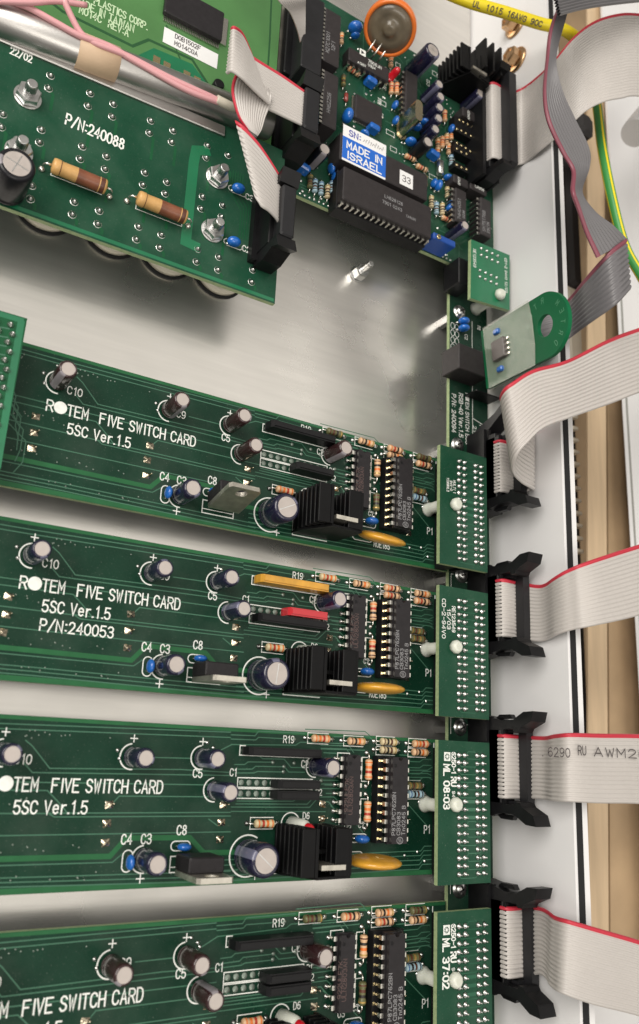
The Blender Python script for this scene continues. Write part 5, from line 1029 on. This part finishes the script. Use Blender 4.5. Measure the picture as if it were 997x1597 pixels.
# socket blocks on the bus board near it
def bblock(u0, v0, u1, v1, z, name='socket_block', mt='black'):
    a, b_ = at(u0, v0, z), at(u1, v1, z); m = MB(); xm, ym = (a.x + b_.x) / 2, (a.y + b_.y) / 2; m.box(a.x - xm, b_.x - xm, b_.y - ym, a.y - ym, .02, z, ch=.3); return m.build(name, mt, bus, (xm - 6.4, ym, 0))
bblock(716, 400, 737, 449, 9); bblock(743, 607, 782, 622, 7)
bb_ = bblock(716, 534, 762, 590, 9.5, 'key_socket', 'chip_warm')
for u, v in ((723, 501), (723, 512)): p = at(u, v, 3); place('blue_disc_capacitor', TEMPLATES['blue_disc'], bus, (p.x - 6.4, p.y, 0), rz=.1)
p = at(716, 352, 4)
# key board: long tongue with round head, in clear shrink film, tilted out of its socket
ua = Vector(at(757, 560, 12)); ub = Vector(at(850, 508, 45.5)); ex = (ub - ua); Lk = ex.length; ex.normalize()
wv = Vector(at(826, 468, 39.4)) - Vector(at(837, 567, 38.4)); hw = wv.length / 2 * .98   # the board stands upright in its socket
wv = (wv - ex * wv.dot(ex)).normalized(); nk = wv.cross(ex).normalized(); nk = nk if nk.x < 0 else -nk
KB = thing('key_board', 'round-headed bright green key board in clear film, with a hole, plugged into the bus board', 'key', ua)
TK = Matrix((( -ex.x * -1, -wv.x, nk.x, 0), (ex.y, -wv.y, nk.y, 0), (ex.z, -wv.z, nk.z, 0), (0, 0, 0, 1)))
def local(p): d = p - ua; return (d.dot(ex), d.dot(-wv))
def key_outline(r=hw, x0=-3, xh=None):
    xh = Lk; return xh
hc = (Lk, 0.0); R0 = hw; rh = 3.9
m = MB(); N = 36
def ringpoly(sg):
    outer = [(hc[0] + R0 * math.sin(a), hc[1] + sg * R0 * math.cos(a)) for a in [PI2 - math.pi / 2 * i / 14 for i in range(15)]]
    body = outer + [(-1, sg * R0)] + [(-1, 0), (hc[0] - rh, 0)]
    inner = [(hc[0] - rh * math.cos(a), sg * rh * math.sin(a) * 1.0) for a in [math.pi * i / 16 for i in range(1, 16)]]
    return body + inner + [(hc[0] + rh, 0)]
for sg in (1, -1): m.prism(ringpoly(sg), -1.6, 0, TK, 0)
kb = m.build('circuit_board', ['pcb_key', 'fr4'], KB)
m = MB()
f = [(x, y) for x, y in ((.8, -R0 - .5), (Lk - 6.5, -R0 - .5), (Lk - 5.5, -R0 * .4), (Lk - 5.5, R0 * .4), (Lk - 6.5, R0 + .5), (1.0, R0 + .5))]
m.prism(f, .25, .45, TK, 0); m.prism(f, -2.3, -2.1, TK, 0)
fm_ = m.build('clear_film', 'shrink', KB)
m = MB(); m.box(Lk * .19, Lk * .40, -3.9, 3.6, .02, 2.0, 0, ch=.3, T=TK); o = m.build('chip', 'chip_key', KB); p = MB()
for i in range(4): p.box(Lk * .40, Lk * .40 + 1.8, -3.2 + i * 1.9, -2.5 + i * 1.9, .3, .9, T=TK)
p.build('pins', 'pin', o, kind='stuff')
for y_ in (-7.4, 7.0): m = MB(); m.box(Lk * .22, Lk * .22 + 3, y_ - 1.0, y_ + 1.0, .02, 1.5, 0, ch=.4, T=TK); m.build('blue_capacitor', 'blue', KB)
m = MB()
for st, a0 in (('DRTEM', 1.1), ('RTEM', -1.5)):
    for i, ch_ in enumerate(st):
        a = a0 - i * .42; r_ = R0 * .70; x, y = hc[0] + r_ * math.cos(a), r_ * math.sin(a); text(m, ch_, (x, y), 1.9, .07, thick=.22, ang=a - PI2, T=TK, wide=.8)
m.build('raised_legend', 'trace_key' if 'trace_key' in M else 'silk_y', KB)
# ================================================================== WIRES, BOLTS, POSTS
yw = wire('yellow_cable', 'thick yellow cable with black lettering crossing the top right', [(690, -14, 30), (735, 4, 33), (790, 20, 37), (840, 36, 42), (878, 46, 45), (905, 66, 44), (930, 100, 40)], 2.3, ['yellow'], 'cable', n=14, seg=8)
YP = [at(u, v, z) for u, v, z in [(690, -14, 30), (735, 4, 33), (790, 20, 37), (840, 36, 42), (878, 46, 45), (905, 66, 44), (930, 100, 40)]]; m = MB(); o_ = YP[0]
for i, ch_ in enumerate('UL 1015 16AWG 90C'):
    tt = 1.02 + i * .122; p = cr(YP, tt); tg = (cr(YP, tt + .05) - cr(YP, tt - .05)).normalized(); nn = (Vector(CAMP) - p); nn = (nn - tg * nn.dot(tg)).normalized(); yy = nn.cross(tg)
    TT = Matrix(((tg.x, yy.x, nn.x, p.x - o_.x), (tg.y, yy.y, nn.y, p.y - o_.y), (tg.z, yy.z, nn.z, p.z - o_.z), (0, 0, 0, 1)))
    text(m, ch_, (0, -1.0), 1.9, 2.33, thick=.36, T=TT, wide=.9)
m.build('printing', 'print', yw)
wire('earth_wire', 'green and yellow striped earth wire hanging at the right edge', [(925, 120, 30), (932, 170, 34), (940, 235, 38), (957, 320, 40), (975, 385, 40), (1000, 430, 40), (1040, 500, 40)], 2.0, ['ygreen', 'yellow'], 'wire', n=14, split=lambda k: 1 if k in (4, 8, 9, 12) else 0, seg=8)
def side_bolt(u, v, label):
    p = at(u, v, 20); d = (p - Vector(CAMP)); t = (28.1 + KX * (p.y + 60) - CAMP[0]) / d.x; p = Vector(CAMP) + d * t
    o = thing('flange_bolt', label, 'bolt', p, 'brass coloured bolts on the white wall'); m = MB()
    m.lathe([(5.6, 0), (5.6, .6), (5.0, 1.1), (3.9, 1.4)], (0, 0, 0), (-1, 0, 0), n=28); m.build('flange', 'brass', o); m = MB(); m.lathe([(3.9, 1.4), (4.0, 4.8), (3.4, 5.4), (2.4, 5.4), (2.2, 4.9)], (0, 0, 0), Vector((-1, .05, 0)), n=6, smooth=False); m.build('hex_head', 'brass', o); return o
side_bolt(804, 40, 'brass coloured hex bolt half hidden behind the yellow cable'); side_bolt(806, 94, 'brass coloured hex bolt below the yellow cable, in full view')
p = at(570, 434, ZPL); t = thing('threaded_stud', 'short shiny threaded stud with a nut standing on the bare metal plate', 'stud', (p.x - 4, p.y, ZPL)); place('stud_body', BM, t, sc_=(.85, .85, 1.5))
# ================================================================== BEYOND THE WALL, on the right
def block(name, label, cat, u0, v0, u1, v1, z, depth, mt, kind=None, parts=None):
    a, b_ = at(u0, v0, z), at(u1, v1, z); xm, ym = (a.x + b_.x) / 2, (a.y + b_.y) / 2
    t = thing(name, label, cat, (xm, ym, z - depth)) if not kind else place(name, None, None, (xm, ym, z - depth), kind=kind)
    m = MB(); m.box(a.x - xm, b_.x - xm, b_.y - ym, a.y - ym, 0, depth, ch=min(2, depth * .2)); m.build('body', mt, t); return t
def slab_at(name, label, cat, u0, u1, y0, y1, z, depth, mt):      # long piece parallel to the wall; u0, u1 are read on the row v = 900
    a, b_ = at(u0, 900, z), at(u1, 900, z); xm = (a.x + b_.x) / 2; t = thing(name, label, cat, (xm, (y0 + y1) / 2, z - depth)); h = (b_.x - a.x) / 2
    m = MB(); m.box(-h, h, -(y1 - y0) / 2, (y1 - y0) / 2, 0, depth, ch=min(1.0, depth * .2)); m.build('body', mt, t); return t
def poly_block(name, label, cat, pts, z, depth, mt, side=None):
    P = [at(u, v, z) for u, v in pts]; o = sum(P, Vector()) / len(P); t = thing(name, label, cat, (o.x, o.y, z - depth)); m = MB(); m.prism([(p.x - o.x, p.y - o.y) for p in P], 0, depth); m.build('panel', mt, t); return t, o
poly_block('wooden_batten', 'pale wooden batten lying beyond the enclosure edge', 'batten', [(951, 1750), (918, 1750), (916, -150), (941, -150)], -8, .8, 'wood')
poly_block('cardboard_sheet', 'tan cardboard sheet beside the pale batten, right of a dark seam', 'cardboard', [(1180, 1750), (954, 1750), (944, -150), (1180, -150)], -12, 1.5, 'card')
slab_at('gap_shade', 'dark sheet put in as the shade in the gap between the enclosure and the batten', 'shade sheet', 860, 909, -330, 520, -70, 6, 'dark')  # near-black slab added where the gap holds only shade
block('dark_object', 'black object seen in the gap beside the grey cable', 'box', 884, 230, 912, 452, -20, 40, 'dark')
a, b_ = at(893, 600, -14), at(915, 870, -14); t = thing('louvre_grille', 'cream louvred grille in the gap beyond the enclosure edge', 'grille', ((a.x + b_.x) / 2, (a.y + b_.y) / 2, -30)); hx = (b_.x - a.x) / 2; hy = (a.y - b_.y) / 2
m = MB(); m.box(-hx, hx, -hy, hy, 0, 6, 0); m.build('back_panel', 'door_grey', t)
sl = MB(); sl.box(-hx, hx, -.8, .8, 0, 9, 0, ch=.4); sm_ = sl.mesh('slat', ['beige'])
for i in range(14): place('slat', sm_, t, (0, hy - 3 - i * (2 * hy - 6) / 13, 6.05))
block('cream_panel', 'small cream panel under the grey cable in the gap', 'panel', 884, 440, 914, 590, -22, 10, 'beige')
# open door of the cabinet at the far right
dr, do = poly_block('cabinet_door', 'white cabinet door with grey edge trim at the right border', 'door', [(1200, 1500), (1025, 1500), (996, 1000), (974, 640), (966, 480), (955, 300), (945, 130), (935, -80), (1200, -80)], -4, 1.2, 'powder')
m = MB(); P = [at(u, v, -4) for u, v in ((955, 300), (966, 480), (974, 640), (996, 1000), (1025, 1500))]; pts = [(p.x - do.x, p.y - do.y) for p in P]
m.stroke([(x + 1.6, y) for x, y in pts], 1.8, 1.3, 0, ext=0); m.stroke([(x - .6, y) for x, y in pts], 2.4, 1.6, 1, ext=0); m.build('edge_trim', ['door_grey', 'powder'], dr)
poly_block('white_device', 'white plastic device with a raised square at the lower right corner', 'device', [(915, 1550), (930, 1545), (1100, 1600), (1100, 1800), (905, 1800)], 0, 60, 'powder')
wire('white_tube', 'fat grey-white tube end at the right border under the broad cable', [(1040, 150, 20), (1012, 180, 22), (990, 208, 22)], 6.5, ['powder'], 'tube', n=24)
block('dark_fitting', 'dark metal fitting hidden under the broad white cable', 'fitting', 905, 168, 930, 215, 5, 30, 'dark')
